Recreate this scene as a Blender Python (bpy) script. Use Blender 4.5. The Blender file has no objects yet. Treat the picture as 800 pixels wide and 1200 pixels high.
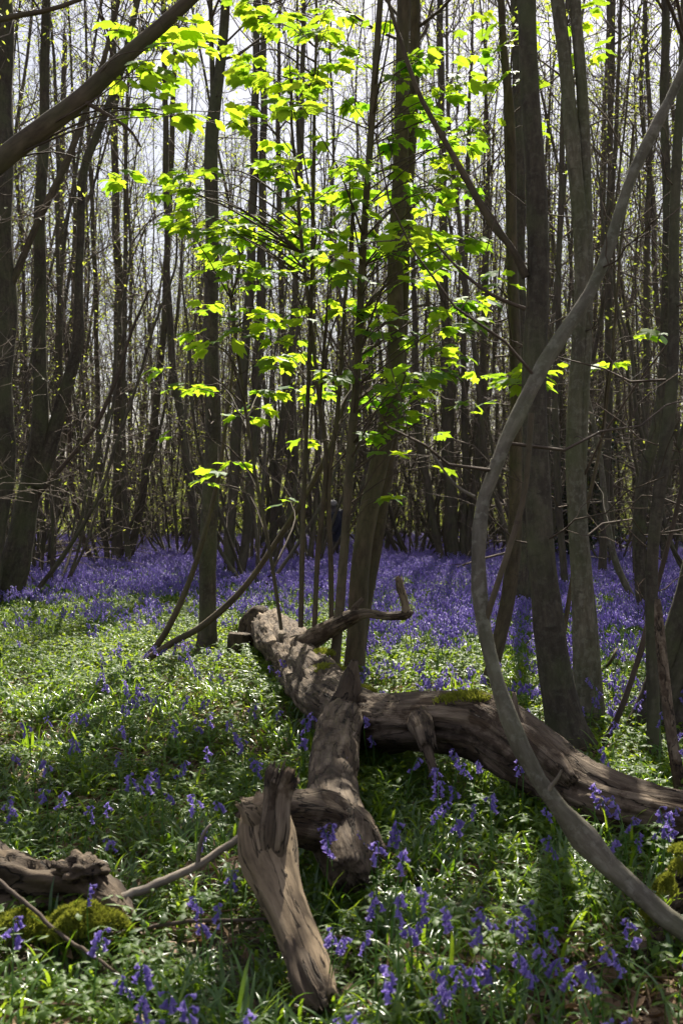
import bpy, math, random
import numpy as np
from mathutils import Vector, Matrix, noise as mnoise

# ------------------------------------------------------------------ camera, sky, sun
scene = bpy.context.scene
F = 1250.0          # focal length in pixels of an 800 px wide frame
CAMZ = 1.4
cam_d = bpy.data.cameras.new('camera')
cam = bpy.data.objects.new('camera', cam_d)
scene.collection.objects.link(cam)
cam.location = (0, 0, CAMZ)
cam.rotation_euler = (math.radians(90), 0, 0)
cam_d.sensor_fit = 'AUTO'
cam_d.sensor_width = 36.0
cam_d.lens = 36.0 * F / 1200.0
cam_d.clip_end = 2000
cam_d.dof.use_dof = True
cam_d.dof.focus_distance = 7.2
cam_d.dof.aperture_fstop = 5.0
scene.camera = cam

SUN_EL, SUN_AZ = 50.0, 9.0        # azimuth clockwise from the viewing direction
world = bpy.data.worlds.new('World')
scene.world = world
world.use_nodes = True
wn = world.node_tree
wn.nodes.clear()
sky = wn.nodes.new('ShaderNodeTexSky')
sky.sky_type = 'NISHITA'
sky.sun_disc = False
sky.sun_elevation = math.radians(SUN_EL)
sky.sun_rotation = math.radians(SUN_AZ)
sky.air_density = 1.3
sky.dust_density = 2.5
sky.ozone_density = 1.0
wbg = wn.nodes.new('ShaderNodeBackground')
wbg.inputs['Strength'].default_value = 0.05
wout = wn.nodes.new('ShaderNodeOutputWorld')
veil = wn.nodes.new('ShaderNodeMix')          # thin even high cloud
veil.data_type = 'RGBA'
veil.inputs['Factor'].default_value = 0.4
veil.inputs['B'].default_value = (6.4, 5.9, 6.7, 1)
wn.links.new(sky.outputs[0], veil.inputs['A'])
wn.links.new(veil.outputs['Result'], wbg.inputs[0])
wn.links.new(wbg.outputs[0], wout.inputs[0])

sun_d = bpy.data.lights.new('sun', 'SUN')
sun_d.energy = 5.0
sun_d.angle = math.radians(0.53)
sun_d.color = (1.0, 0.94, 0.82)
sun = bpy.data.objects.new('sun', sun_d)
scene.collection.objects.link(sun)
_e, _a = math.radians(SUN_EL), math.radians(SUN_AZ)
_to = Vector((math.sin(_a) * math.cos(_e), math.cos(_a) * math.cos(_e), math.sin(_e)))
sun.rotation_euler = _to.to_track_quat('Z', 'Y').to_euler()
sun.location = (5, 30, 40)

vs = scene.view_settings
vs.view_transform = 'Standard'
vs.look = 'None'
vs.exposure = 1.5
vs.gamma = 1.0
vs.use_curve_mapping = False
scene.cycles.max_bounces = 5
scene.cycles.diffuse_bounces = 3
scene.cycles.glossy_bounces = 2
scene.cycles.transmission_bounces = 4
scene.cycles.use_denoising = True
scene.cycles.sample_clamp_indirect = 6.0
scene.cycles.use_adaptive_sampling = True
scene.cycles.adaptive_threshold = 0.02
scene.cycles.use_light_tree = False

rng = np.random.default_rng(7)
random.seed(7)
col = scene.collection

# ------------------------------------------------------------------ helpers
def P(px, py, Y):
    return np.array([(px - 400.0) / F * Y, Y, CAMZ - (py - 600.0) / F * Y])

def gz(x, y):
    """height of the woodland floor"""
    return (0.028 * np.sin(x * 1.7 + 0.6) * np.cos(y * 1.3) + 0.02 * np.sin(x * 3.9 - y * 2.1)
            + 0.012 * np.sin(x * 7.3 + y * 5.7))

def on_ground(px, py, h=0.0):
    Y = F * (CAMZ - h) / (py - 600.0)
    return P(px, py, Y)

def link(o, parent=None):
    col.objects.link(o)
    if parent is not None:
        o.parent = parent
    return o

def tag(o, label=None, cat=None, group=None, kind=None):
    if label: o['label'] = label
    if cat: o['category'] = cat
    if group: o['group'] = group
    if kind: o['kind'] = kind
    return o

def empty(name, loc, rz=0.0):
    o = bpy.data.objects.new(name, None)
    o.location = loc
    o.rotation_euler = (0, 0, rz)
    o.empty_display_size = 0.1
    return link(o)

class MB:
    """collects geometry of one mesh object"""
    def __init__(s):
        s.v, s.q, s.t, s.g, s.c, s.qm, s.tm, s.n = [], [], [], [], [], [], [], 0
    def add(s, v, q=None, t=None, g=None, tint=None, mi=0):
        v = np.asarray(v, float).reshape(-1, 3)
        m = len(v)
        s.v.append(v)
        s.g.append(np.asarray(g, float).reshape(-1, 3) if g is not None else v.copy())
        if tint is None: tint = np.full(m, 0.5)
        s.c.append(np.broadcast_to(np.asarray(tint, float), (m,)).copy())
        if q is not None and len(q):
            q = np.asarray(q, int) + s.n
            s.q.append(q); s.qm.append(np.full(len(q), mi))
        if t is not None and len(t):
            t = np.asarray(t, int) + s.n
            s.t.append(t); s.tm.append(np.full(len(t), mi))
        s.n += m
    def mesh(s, name, mats, origin=None, smooth=True):
        v = np.concatenate(s.v) if s.v else np.zeros((0, 3))
        if origin is not None: v = v - np.asarray(origin)
        q = np.concatenate(s.q) if s.q else np.zeros((0, 4), int)
        t = np.concatenate(s.t) if s.t else np.zeros((0, 3), int)
        me = bpy.data.meshes.new(name)
        me.vertices.add(len(v))
        me.vertices.foreach_set('co', v.astype(np.float32).ravel())
        nl = len(q) * 4 + len(t) * 3
        me.loops.add(nl)
        me.loops.foreach_set('vertex_index', np.concatenate([q.ravel(), t.ravel()]).astype(np.int32))
        npol = len(q) + len(t)
        me.polygons.add(npol)
        ls = np.concatenate([np.arange(len(q)) * 4, len(q) * 4 + np.arange(len(t)) * 3]).astype(np.int32)
        me.polygons.foreach_set('loop_start', ls)
        if isinstance(mats, (list, tuple)):
            mi = np.concatenate(s.qm + s.tm).astype(np.int32)
            me.polygons.foreach_set('material_index', mi)
            for m in mats: me.materials.append(m)
        else:
            me.materials.append(mats)
        me.polygons.foreach_set('use_smooth', np.full(npol, smooth, dtype=bool))
        a = me.attributes.new('grain', 'FLOAT_VECTOR', 'POINT')
        a.data.foreach_set('vector', np.concatenate(s.g).astype(np.float32).ravel())
        a = me.attributes.new('tint', 'FLOAT', 'POINT')
        a.data.foreach_set('value', np.concatenate(s.c).astype(np.float32))
        me.update(calc_edges=True)
        return me
    def build(s, name, mats, parent=None, origin=None, smooth=True):
        """origin: where the object's (or its parent's) own zero point lies"""
        o = bpy.data.objects.new(name, s.mesh(name, mats, origin, smooth))
        if parent is None and origin is not None:
            o.location = origin
        return link(o, parent)

def spline(pts, K):
    """Catmull-Rom through pts (n,d), K samples evenly spread by index"""
    p = np.asarray(pts, float)
    n = len(p)
    if n == 2:
        s = np.linspace(0, 1, K)[:, None]
        return p[0] * (1 - s) + p[1] * s
    ext = np.vstack([2 * p[0] - p[1], p, 2 * p[-1] - p[-2]])
    d = np.concatenate([[0], np.cumsum(np.linalg.norm(np.diff(p[:, :3], axis=0), axis=1) + 1e-6)])
    u = np.interp(np.linspace(0, d[-1], K), d, np.arange(n))
    i = np.minimum(u.astype(int), n - 2)
    f = (u - i)[:, None]
    a, b, c, e = ext[i], ext[i + 1], ext[i + 2], ext[i + 3]
    return 0.5 * ((2 * b) + (-a + c) * f + (2 * a - 5 * b + 4 * c - e) * f ** 2 + (-a + 3 * b - 3 * c + e) * f ** 3)

def tubes(mb, Pt, R, S, k=0.3, cap=False, jag=0.0, disp=None, tint=None, mi=0, ref=None):
    """Pt (N,K,3), R (N,K): N swept tubes with S sides"""
    Pt = np.asarray(Pt, float); R = np.asarray(R, float)
    if Pt.ndim == 2: Pt, R = Pt[None], R[None]
    N, K, _ = Pt.shape
    T = np.gradient(Pt, axis=1)
    T /= np.linalg.norm(T, axis=2, keepdims=True) + 1e-9
    if ref is None:
        m = np.abs(T.mean(axis=1))
        rf = np.eye(3)[np.argmin(m, axis=1)][:, None, :]
    else:
        rf = np.asarray(ref, float)[None, None, :]
    U = np.cross(T, np.broadcast_to(rf, T.shape))
    U /= np.linalg.norm(U, axis=2, keepdims=True) + 1e-9
    V = np.cross(T, U)
    a = np.arange(S) / S * 2 * math.pi
    ca, sa = np.cos(a), np.sin(a)
    ring = ca[None, None, :, None] * U[:, :, None] + sa[None, None, :, None] * V[:, :, None]
    L = np.concatenate([np.zeros((N, 1)), np.cumsum(np.linalg.norm(np.diff(Pt, axis=1), axis=2), axis=1)], axis=1)
    off = rng.uniform(0, 60, (N, 1, 1, 3))
    g = np.empty((N, K, S, 3))
    g[..., 0] = R[..., None] * ca
    g[..., 1] = R[..., None] * sa
    g[..., 2] = (L * k)[..., None]
    g += off
    RR = np.broadcast_to(R[..., None], (N, K, S)).copy()
    if disp is not None:
        RR *= disp(a, L, g)
    v = Pt[:, :, None] + RR[..., None] * ring
    if jag > 0:
        for e, sg in ((0, -1), (K - 1, 1)):
            j = np.abs(rng.normal(0, jag, (N, S))) * R[:, e, None]
            v[:, e] += sg * T[:, e, None, :] * j[..., None]
    i = np.arange(N)[:, None, None] * K * S
    kk = np.arange(K - 1)[None, :, None] * S
    s0 = np.arange(S)[None, None, :]
    s1 = (s0 + 1) % S
    q = np.stack(np.broadcast_arrays(i + kk + s0, i + kk + s1, i + kk + S + s1, i + kk + S + s0), -1).reshape(-1, 4)
    vv, gg = v.reshape(-1, 3), g.reshape(-1, 3)
    t = []
    if cap:
        base = N * K * S
        ex, eg = [], []
        for n in range(N):
            for e, kk_ in ((0, 0), (1, K - 1)):
                ci = base + len(ex)
                sgn = -1 if e == 0 else 1
                ex.append(Pt[n, kk_] - sgn * T[n, kk_] * R[n, kk_] * 0.25)
                eg.append(g[n, kk_].mean(axis=0))
                b = n * K * S + kk_ * S
                for s in range(S):
                    t.append((b + (s + 1) % S, b + s, ci) if e == 0 else (b + s, b + (s + 1) % S, ci))
        vv = np.vstack([vv, ex]); gg = np.vstack([gg, eg])
    mb.add(vv, q, t, gg, tint, mi)
    return v

def wood_disp(amp=0.10, f1=7.0, f2=24.0, cracks=0, seed=0, ridge=0.0):
    rs = np.random.default_rng(seed)
    ck = [(rs.uniform(0, 6.28), rs.uniform(0.05, 0.10), rs.uniform(0, 9)) for _ in range(cracks)]
    def f(a, L, g):
        N, K, S, _ = g.shape
        out = np.ones((N, K, S))
        gf = g.reshape(-1, 3)
        n1 = np.array([mnoise.fractal(Vector(p * f1), 0.9, 2.1, 3) for p in gf]).reshape(N, K, S)
        n2 = np.array([mnoise.noise(Vector(p * f2)) for p in gf]).reshape(N, K, S)
        out += amp * n1 + amp * 0.35 * n2
        n3 = np.array([mnoise.noise(Vector(p * f2 * 0.7) + Vector((3.1, 7.7, 1.3))) for p in gf]).reshape(N, K, S)
        out -= amp * 0.75 * np.clip(0.16 - np.abs(n3), 0, 1) / 0.16
        if ridge:
            out += ridge * (np.abs(np.sin(1.5 * a[None, None] + seed + 1.1 * L[..., None])) ** 0.5 - 0.6) + ridge * .5 * (np.abs(np.sin(3.5 * a[None, None] - 2 * seed - 0.8 * L[..., None])) ** 0.6 - 0.5)
        for (c, w, ph) in ck:
            cc = c + 0.25 * np.sin(L * 2.2 + ph)
            d = (a[None, None, :] - cc[..., None] + math.pi) % (2 * math.pi) - math.pi
            on = np.clip(np.sin(L * 1.7 + ph) + 0.5, 0, 1)[..., None]
            out -= 0.13 * on * np.exp(-(d / w) ** 2)
        return out
    return f

# ------------------------------------------------------------------ materials
def new_mat(name):
    m = bpy.data.materials.new(name)
    m.use_nodes = True
    nt = m.node_tree
    nt.nodes.clear()
    out = nt.nodes.new('ShaderNodeOutputMaterial')
    return m, nt, out

def N(nt, t, **kw):
    n = nt.nodes.new(t)
    for k, v in kw.items(): setattr(n, k, v)
    return n

def ramp(nt, stops, fac):
    r = N(nt, 'ShaderNodeValToRGB')
    e = r.color_ramp.elements
    while len(e) < len(stops): e.new(0.5)
    for i, (p, c) in enumerate(stops):
        e[i].position = p
        e[i].color = (*c, 1) if len(c) == 3 else c
    nt.links.new(fac, r.inputs[0])
    return r

def nz(nt, vec, scale, detail=4, rough=0.6):
    n = N(nt, 'ShaderNodeTexNoise')
    n.inputs['Scale'].default_value = scale
    n.inputs['Detail'].default_value = detail
    n.inputs['Roughness'].default_value = rough
    if vec is not None: nt.links.new(vec, n.inputs['Vector'])
    return n

def mat_wood(name, dark, mid, light, scale=22, bump=0.5, moss=0.0, mosscol=(0.10, 0.13, 0.02), algae=0.0, rough=0.85, dist=0.012, rings=0.0, cracks=0.0, patch=0.0, mottle=0.0):
    m, nt, out = new_mat(name)
    at = N(nt, 'ShaderNodeAttribute', attribute_name='grain')
    geo = N(nt, 'ShaderNodeNewGeometry')
    n1 = nz(nt, at.outputs['Vector'], scale, 6, 0.65)
    n2 = nz(nt, at.outputs['Vector'], scale * 0.28, 3, 0.5)
    n3 = nz(nt, geo.outputs['Position'], 3.0, 4, 0.6)
    r1 = ramp(nt, [(0.28, dark), (0.5, mid), (0.72, light)], n1.outputs[0])
    mix = N(nt, 'ShaderNodeMix', data_type='RGBA', blend_type='MULTIPLY')
    mix.inputs['Factor'].default_value = 0.75
    r2 = ramp(nt, [(0.25, (0.55, 0.55, 0.56)), (0.75, (1.3, 1.25, 1.2))], n2.outputs[0])
    nt.links.new(r1.outputs[0], mix.inputs['A']); nt.links.new(r2.outputs[0], mix.inputs['B'])
    last = mix.outputs['Result']
    if rings > 0:      # pale lenticels and scars running round the stem
        mp = N(nt, 'ShaderNodeMapping'); mp.inputs['Scale'].default_value = (1.0, 1.0, 10.0)
        nt.links.new(at.outputs['Vector'], mp.inputs[0])
        n5 = nz(nt, mp.outputs[0], 9.0, 3, 0.6)
        r5 = ramp(nt, [(0.60, (0, 0, 0)), (0.70, (1, 1, 1))], n5.outputs[0])
        sc = N(nt, 'ShaderNodeMath', operation='MULTIPLY'); sc.inputs[1].default_value = rings
        nt.links.new(r5.outputs[0], sc.inputs[0])
        mx5 = N(nt, 'ShaderNodeMix', data_type='RGBA')
        mx5.inputs['B'].default_value = (*dark, 1)
        nt.links.new(sc.outputs[0], mx5.inputs['Factor']); nt.links.new(last, mx5.inputs['A'])
        last = mx5.outputs['Result']
    hgt = n1.outputs[0]
    if mottle > 0:     # pale lichen blotches
        n7 = nz(nt, geo.outputs['Position'], 26, 5, 0.65)
        r7 = ramp(nt, [(0.52, (0, 0, 0)), (0.60, (mottle,) * 3)], n7.outputs[0])
        m7 = N(nt, 'ShaderNodeMix', data_type='RGBA')
        m7.inputs['B'].default_value = (0.30, 0.285, 0.225, 1)
        nt.links.new(r7.outputs[0], m7.inputs['Factor']); nt.links.new(last, m7.inputs['A'])
        last = m7.outputs['Result']
    if patch > 0:      # clinging remains of dark bark
        n6 = nz(nt, geo.outputs['Position'], 5.5, 6, 0.7)
        r6 = ramp(nt, [(0.50, (0, 0, 0)), (0.56, (patch,) * 3)], n6.outputs[0])
        m6 = N(nt, 'ShaderNodeMix', data_type='RGBA', blend_type='MULTIPLY')
        m6.inputs['B'].default_value = (0.42, 0.36, 0.30, 1)
        nt.links.new(r6.outputs[0], m6.inputs['Factor']); nt.links.new(last, m6.inputs['A'])
        last = m6.outputs['Result']
    if cracks > 0:     # drying cracks along the grain
        nc = nz(nt, at.outputs['Vector'], scale * 0.5, 4, 0.6)
        sb = N(nt, 'ShaderNodeMath', operation='SUBTRACT'); sb.inputs[1].default_value = 0.5
        ab = N(nt, 'ShaderNodeMath', operation='ABSOLUTE')
        nt.links.new(nc.outputs[0], sb.inputs[0]); nt.links.new(sb.outputs[0], ab.inputs[0])
        rc_ = ramp(nt, [(0.002, (0, 0, 0)), (0.010, (1, 1, 1))], ab.outputs[0])
        dk = N(nt, 'ShaderNodeMix', data_type='RGBA', blend_type='MULTIPLY'); dk.inputs['Factor'].default_value = cracks
        nt.links.new(last, dk.inputs['A']); nt.links.new(rc_.outputs[0], dk.inputs['B'])
        last = dk.outputs['Result']
        hm = N(nt, 'ShaderNodeMath', operation='MULTIPLY_ADD'); hm.inputs[1].default_value = 0.7
        nt.links.new(rc_.outputs[0], hm.inputs[0]); nt.links.new(n1.outputs[0], hm.inputs[2])
        hgt = hm.outputs[0]
    if algae > 0:
        r3 = ramp(nt, [(0.42, (0, 0, 0)), (0.68, (algae,) * 3)], n3.outputs[0])
        mx = N(nt, 'ShaderNodeMix', data_type='RGBA')
        mx.inputs['B'].default_value = (0.085, 0.095, 0.04, 1)
        nt.links.new(r3.outputs[0], mx.inputs['Factor']); nt.links.new(last, mx.inputs['A'])
        last = mx.outputs['Result']
    if moss > 0:
        sx = N(nt, 'ShaderNodeSeparateXYZ')
        nt.links.new(geo.outputs['Normal'], sx.inputs[0])
        n4 = nz(nt, geo.outputs['Position'], 4.5, 5, 0.7)
        ad = N(nt, 'ShaderNodeMath', operation='MULTIPLY_ADD')
        ad.inputs[1].default_value = 0.35
        nt.links.new(sx.outputs['Z'], ad.inputs[0]); nt.links.new(n4.outputs[0], ad.inputs[2])
        r4 = ramp(nt, [(0.93 - 0.3 * moss, (0, 0, 0)), (1.0 - 0.3 * moss, (1, 1, 1))], ad.outputs[0])
        mm = N(nt, 'ShaderNodeMix', data_type='RGBA')
        mm.inputs['B'].default_value = (*mosscol, 1)
        nt.links.new(r4.outputs[0], mm.inputs['Factor']); nt.links.new(last, mm.inputs['A'])
        last = mm.outputs['Result']
    b = N(nt, 'ShaderNodeBsdfPrincipled')
    b.inputs['Roughness'].default_value = rough
    b.inputs['Specular IOR Level'].default_value = 0.25
    nt.links.new(last, b.inputs['Base Color'])
    bp = N(nt, 'ShaderNodeBump')
    bp.inputs['Strength'].default_value = bump
    bp.inputs['Distance'].default_value = dist
    nt.links.new(hgt, bp.inputs['Height'])
    nt.links.new(bp.outputs[0], b.inputs['Normal'])
    nt.links.new(b.outputs[0], out.inputs[0])
    return m

def mat_leaf(name, c0, c1, t0, t1, rough=0.4, fac=0.5, spec=0.4):
    """two reflected and two transmitted colours, spread by the 'tint' of each leaf"""
    m, nt, out = new_mat(name)
    at = N(nt, 'ShaderNodeAttribute', attribute_name='tint')
    oi = N(nt, 'ShaderNodeObjectInfo')
    ad = N(nt, 'ShaderNodeMath', operation='MULTIPLY_ADD')
    ad.inputs[1].default_value = 0.5
    sb = N(nt, 'ShaderNodeMath', operation='SUBTRACT'); sb.inputs[1].default_value = 0.25
    nt.links.new(oi.outputs['Random'], ad.inputs[0])
    nt.links.new(at.outputs['Fac'], sb.inputs[0])
    nt.links.new(sb.outputs[0], ad.inputs[2])
    rc = ramp(nt, [(0.0, c0), (1.0, c1)], ad.outputs[0])
    rt = ramp(nt, [(0.0, t0), (1.0, t1)], ad.outputs[0])
    b = N(nt, 'ShaderNodeBsdfPrincipled')
    b.inputs['Roughness'].default_value = rough
    b.inputs['Specular IOR Level'].default_value = spec
    nt.links.new(rc.outputs[0], b.inputs['Base Color'])
    tr = N(nt, 'ShaderNodeBsdfTranslucent')
    nt.links.new(rt.outputs[0], tr.inputs['Color'])
    mx = N(nt, 'ShaderNodeMixShader')
    mx.inputs[0].default_value = fac
    nt.links.new(b.outputs[0], mx.inputs[1]); nt.links.new(tr.outputs[0], mx.inputs[2])
    nt.links.new(mx.outputs[0], out.inputs[0])
    return m

def mat_plain(name, c, rough=0.7):
    m, nt, out = new_mat(name)
    geo = N(nt, 'ShaderNodeNewGeometry')
    n = nz(nt, geo.outputs['Position'], 30, 3)
    r = ramp(nt, [(0.3, tuple(x * 0.75 for x in c)), (0.7, tuple(x * 1.2 for x in c))], n.outputs[0])
    b = N(nt, 'ShaderNodeBsdfPrincipled')
    b.inputs['Roughness'].default_value = rough
    nt.links.new(r.outputs[0], b.inputs['Base Color'])
    nt.links.new(b.outputs[0], out.inputs[0])
    return m

M = {}
M['bark'] = mat_wood('bark', (0.030, 0.024, 0.017), (0.059, 0.048, 0.035), (0.095, 0.079, 0.057), 26, 0.8, algae=0.6, rings=0.8, dist=0.006, mottle=0.08)
M['bark_far'] = mat_wood('bark_far', (0.041, 0.034, 0.025), (0.080, 0.066, 0.049), (0.121, 0.101, 0.076), 18, 0.3, algae=0.5)  # bark lightened in colour to imitate hazy light on distant trunks
M['bark_brown'] = mat_wood('bark_brown', (0.045, 0.033, 0.021), (0.084, 0.064, 0.042), (0.128, 0.099, 0.066), 26, 0.6, algae=0.35, rings=0.6, dist=0.006)
M['bark_grey'] = mat_wood('bark_grey', (0.066, 0.056, 0.041), (0.122, 0.106, 0.078), (0.200, 0.178, 0.136), 30, 0.9, algae=0.6, rings=0.8, dist=0.006, mottle=0.28)
M['twig'] = mat_wood('twig', (0.045, 0.032, 0.023), (0.075, 0.055, 0.040), (0.112, 0.086, 0.064), 20, 0.2)
M['twig_far'] = mat_wood('twig_far', (0.084, 0.068, 0.050), (0.146, 0.119, 0.092), (0.221, 0.187, 0.149), 20, 0.2)  # paler copy of the twig colour, imitating sunlight on distant twigs
M['deadwood'] = mat_wood('deadwood', (0.034, 0.024, 0.016), (0.112, 0.083, 0.056), (0.270, 0.213, 0.150), 26, 1.0, dist=0.022, cracks=0.7, patch=0.85)
M['splitwood'] = mat_wood('splitwood', (0.070, 0.050, 0.029), (0.210, 0.155, 0.095), (0.370, 0.290, 0.190), 28, 1.0, dist=0.014, cracks=0.75)
M['rotten'] = mat_wood('rotten', (0.022, 0.015, 0.010), (0.066, 0.048, 0.031), (0.140, 0.105, 0.070), 18, 1.0, dist=0.02, cracks=0.7)
M['stick'] = mat_wood('stick', (0.09, 0.075, 0.058), (0.19, 0.162, 0.128), (0.30, 0.265, 0.21), 30, 0.5)
M['moss'] = mat_leaf('moss', (0.12, 0.14, 0.018), (0.22, 0.24, 0.035), (0.26, 0.29, 0.03), (0.42, 0.42, 0.06), 0.8, 0.35, 0.1)
M['maple'] = mat_leaf('maple', (0.04, 0.12, 0.022), (0.09, 0.20, 0.03), (0.18, 0.40, 0.018), (0.58, 0.68, 0.03), 0.55, 0.62, 0.25)
M['canopy'] = mat_leaf('canopy', (0.07, 0.13, 0.02), (0.13, 0.18, 0.03), (0.33, 0.42, 0.04), (0.52, 0.55, 0.08), 0.5, 0.55, 0.3)
M['holly'] = mat_leaf('holly', (0.012, 0.032, 0.012), (0.025, 0.06, 0.018), (0.01, 0.03, 0.005), (0.02, 0.05, 0.01), 0.3, 0.15, 0.6)
M['strap'] = mat_leaf('strap', (0.028, 0.072, 0.012), (0.060, 0.120, 0.018), (0.16, 0.30, 0.012), (0.34, 0.47, 0.025), 0.30, 0.40, 0.6)
M['herb'] = mat_leaf('herb', (0.034, 0.076, 0.010), (0.085, 0.145, 0.018), (0.22, 0.36, 0.012), (0.46, 0.55, 0.03), 0.5, 0.45, 0.28)
M['bell'] = mat_leaf('bell', (0.12, 0.09, 0.30), (0.27, 0.21, 0.50), (0.19, 0.125, 0.50), (0.42, 0.31, 0.82), 0.45, 0.42, 0.3)
M['stalk'] = mat_leaf('stalk', (0.06, 0.15, 0.03), (0.10, 0.20, 0.04), (0.16, 0.32, 0.03), (0.22, 0.36, 0.04), 0.4, 0.3, 0.4)
M['litter'] = mat_leaf('litter', (0.09, 0.05, 0.025), (0.30, 0.20, 0.12), (0.10, 0.05, 0.02), (0.20, 0.12, 0.05), 0.7, 0.2, 0.3)

def mat_ground():
    m, nt, out = new_mat('woodland_soil')
    geo = N(nt, 'ShaderNodeNewGeometry')
    n1 = nz(nt, geo.outputs['Position'], 34, 6, 0.7)
    n2 = nz(nt, geo.outputs['Position'], 1.6, 4, 0.6)
    vo = N(nt, 'ShaderNodeTexVoronoi'); vo.inputs['Scale'].default_value = 26
    nt.links.new(geo.outputs['Position'], vo.inputs['Vector'])
    r1 = ramp(nt, [(0.3, (0.020, 0.014, 0.009)), (0.55, (0.06, 0.042, 0.026)), (0.8, (0.14, 0.10, 0.062))], n1.outputs[0])
    r2 = ramp(nt, [(0.35, (0.03, 0.045, 0.012)), (0.65, (0.05, 0.075, 0.02))], n1.outputs[0])
    r3 = ramp(nt, [(0.45, (0, 0, 0)), (0.6, (0.8, 0.8, 0.8))], n2.outputs[0])
    mx = N(nt, 'ShaderNodeMix', data_type='RGBA')
    nt.links.new(r3.outputs[0], mx.inputs['Factor'])
    nt.links.new(r1.outputs[0], mx.inputs['A']); nt.links.new(r2.outputs[0], mx.inputs['B'])
    b = N(nt, 'ShaderNodeBsdfPrincipled'); b.inputs['Roughness'].default_value = 0.95
    nt.links.new(mx.outputs['Result'], b.inputs['Base Color'])
    bp = N(nt, 'ShaderNodeBump'); bp.inputs['Strength'].default_value = 0.8; bp.inputs['Distance'].default_value = 0.03
    nt.links.new(vo.outputs['Distance'], bp.inputs['Height']); nt.links.new(bp.outputs[0], b.inputs['Normal'])
    nt.links.new(b.outputs[0], out.inputs[0])
    return m
M['ground'] = mat_ground()

# ------------------------------------------------------------------ ground
def ground():
    u = np.linspace(-1, 1, 121)
    xs = np.sign(u) * (8 * np.abs(u) + 392 * np.abs(u) ** 6)
    w = np.linspace(0, 1, 141)
    ys = -30 + 30 * np.minimum(w * 10, 1) + 18 * np.clip(w - 0.1, 0, 1) / 0.9 + 600 * np.clip((w - 0.1) / 0.9, 0, 1) ** 5
    X, Y = np.meshgrid(xs, ys)
    Z = gz(X, Y)
    nx, ny = len(xs), len(ys)
    i = np.arange(ny - 1)[:, None] * nx + np.arange(nx - 1)[None]
    q = np.stack([i, i + 1, i + nx + 1, i + nx], -1).reshape(-1, 4)
    mb = MB(); mb.add(np.stack([X, Y, Z], -1), q)
    o = mb.build('ground', M['ground'])
    tag(o, 'dark leaf strewn soil of the woodland floor', 'ground', kind='structure')
ground()

# ------------------------------------------------------------------ trees
def leaf_quads(mb, C, size, up=0.5, tint=None):
    n = len(C)
    nrm = rng.normal(0, 1, (n, 3)); nrm /= np.linalg.norm(nrm, axis=1, keepdims=True)
    nrm[:, 2] = np.abs(nrm[:, 2]) + up
    nrm /= np.linalg.norm(nrm, axis=1, keepdims=True)
    d = rng.normal(0, 1, (n, 3)); d -= nrm * (d * nrm).sum(1, keepdims=True)
    d /= np.linalg.norm(d, axis=1, keepdims=True)
    e = np.cross(nrm, d)
    s = (size * rng.uniform(0.6, 1.25, n))[:, None]
    v = np.stack([C - d * s * 0.5, C - d * s * 0.02 + e * s * 0.32, C + d * s * 0.55 - nrm * s * 0.12, C - d * s * 0.02 - e * s * 0.32], 1)
    q = np.arange(n * 4).reshape(n, 4)
    t = rng.uniform(0, 1, n) if tint is None else np.full(n, tint)
    mb.add(v, q, tint=np.repeat(t, 4))

def interp_path(path, rad, t):
    K = len(path)
    u = np.asarray(t) * (K - 1)
    i = np.clip(u.astype(int), 0, K - 2)
    f = (u - i)
    return path[i] * (1 - f)[:, None] + path[i + 1] * f[:, None], rad[i] * (1 - f) + rad[i + 1] * f

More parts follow.
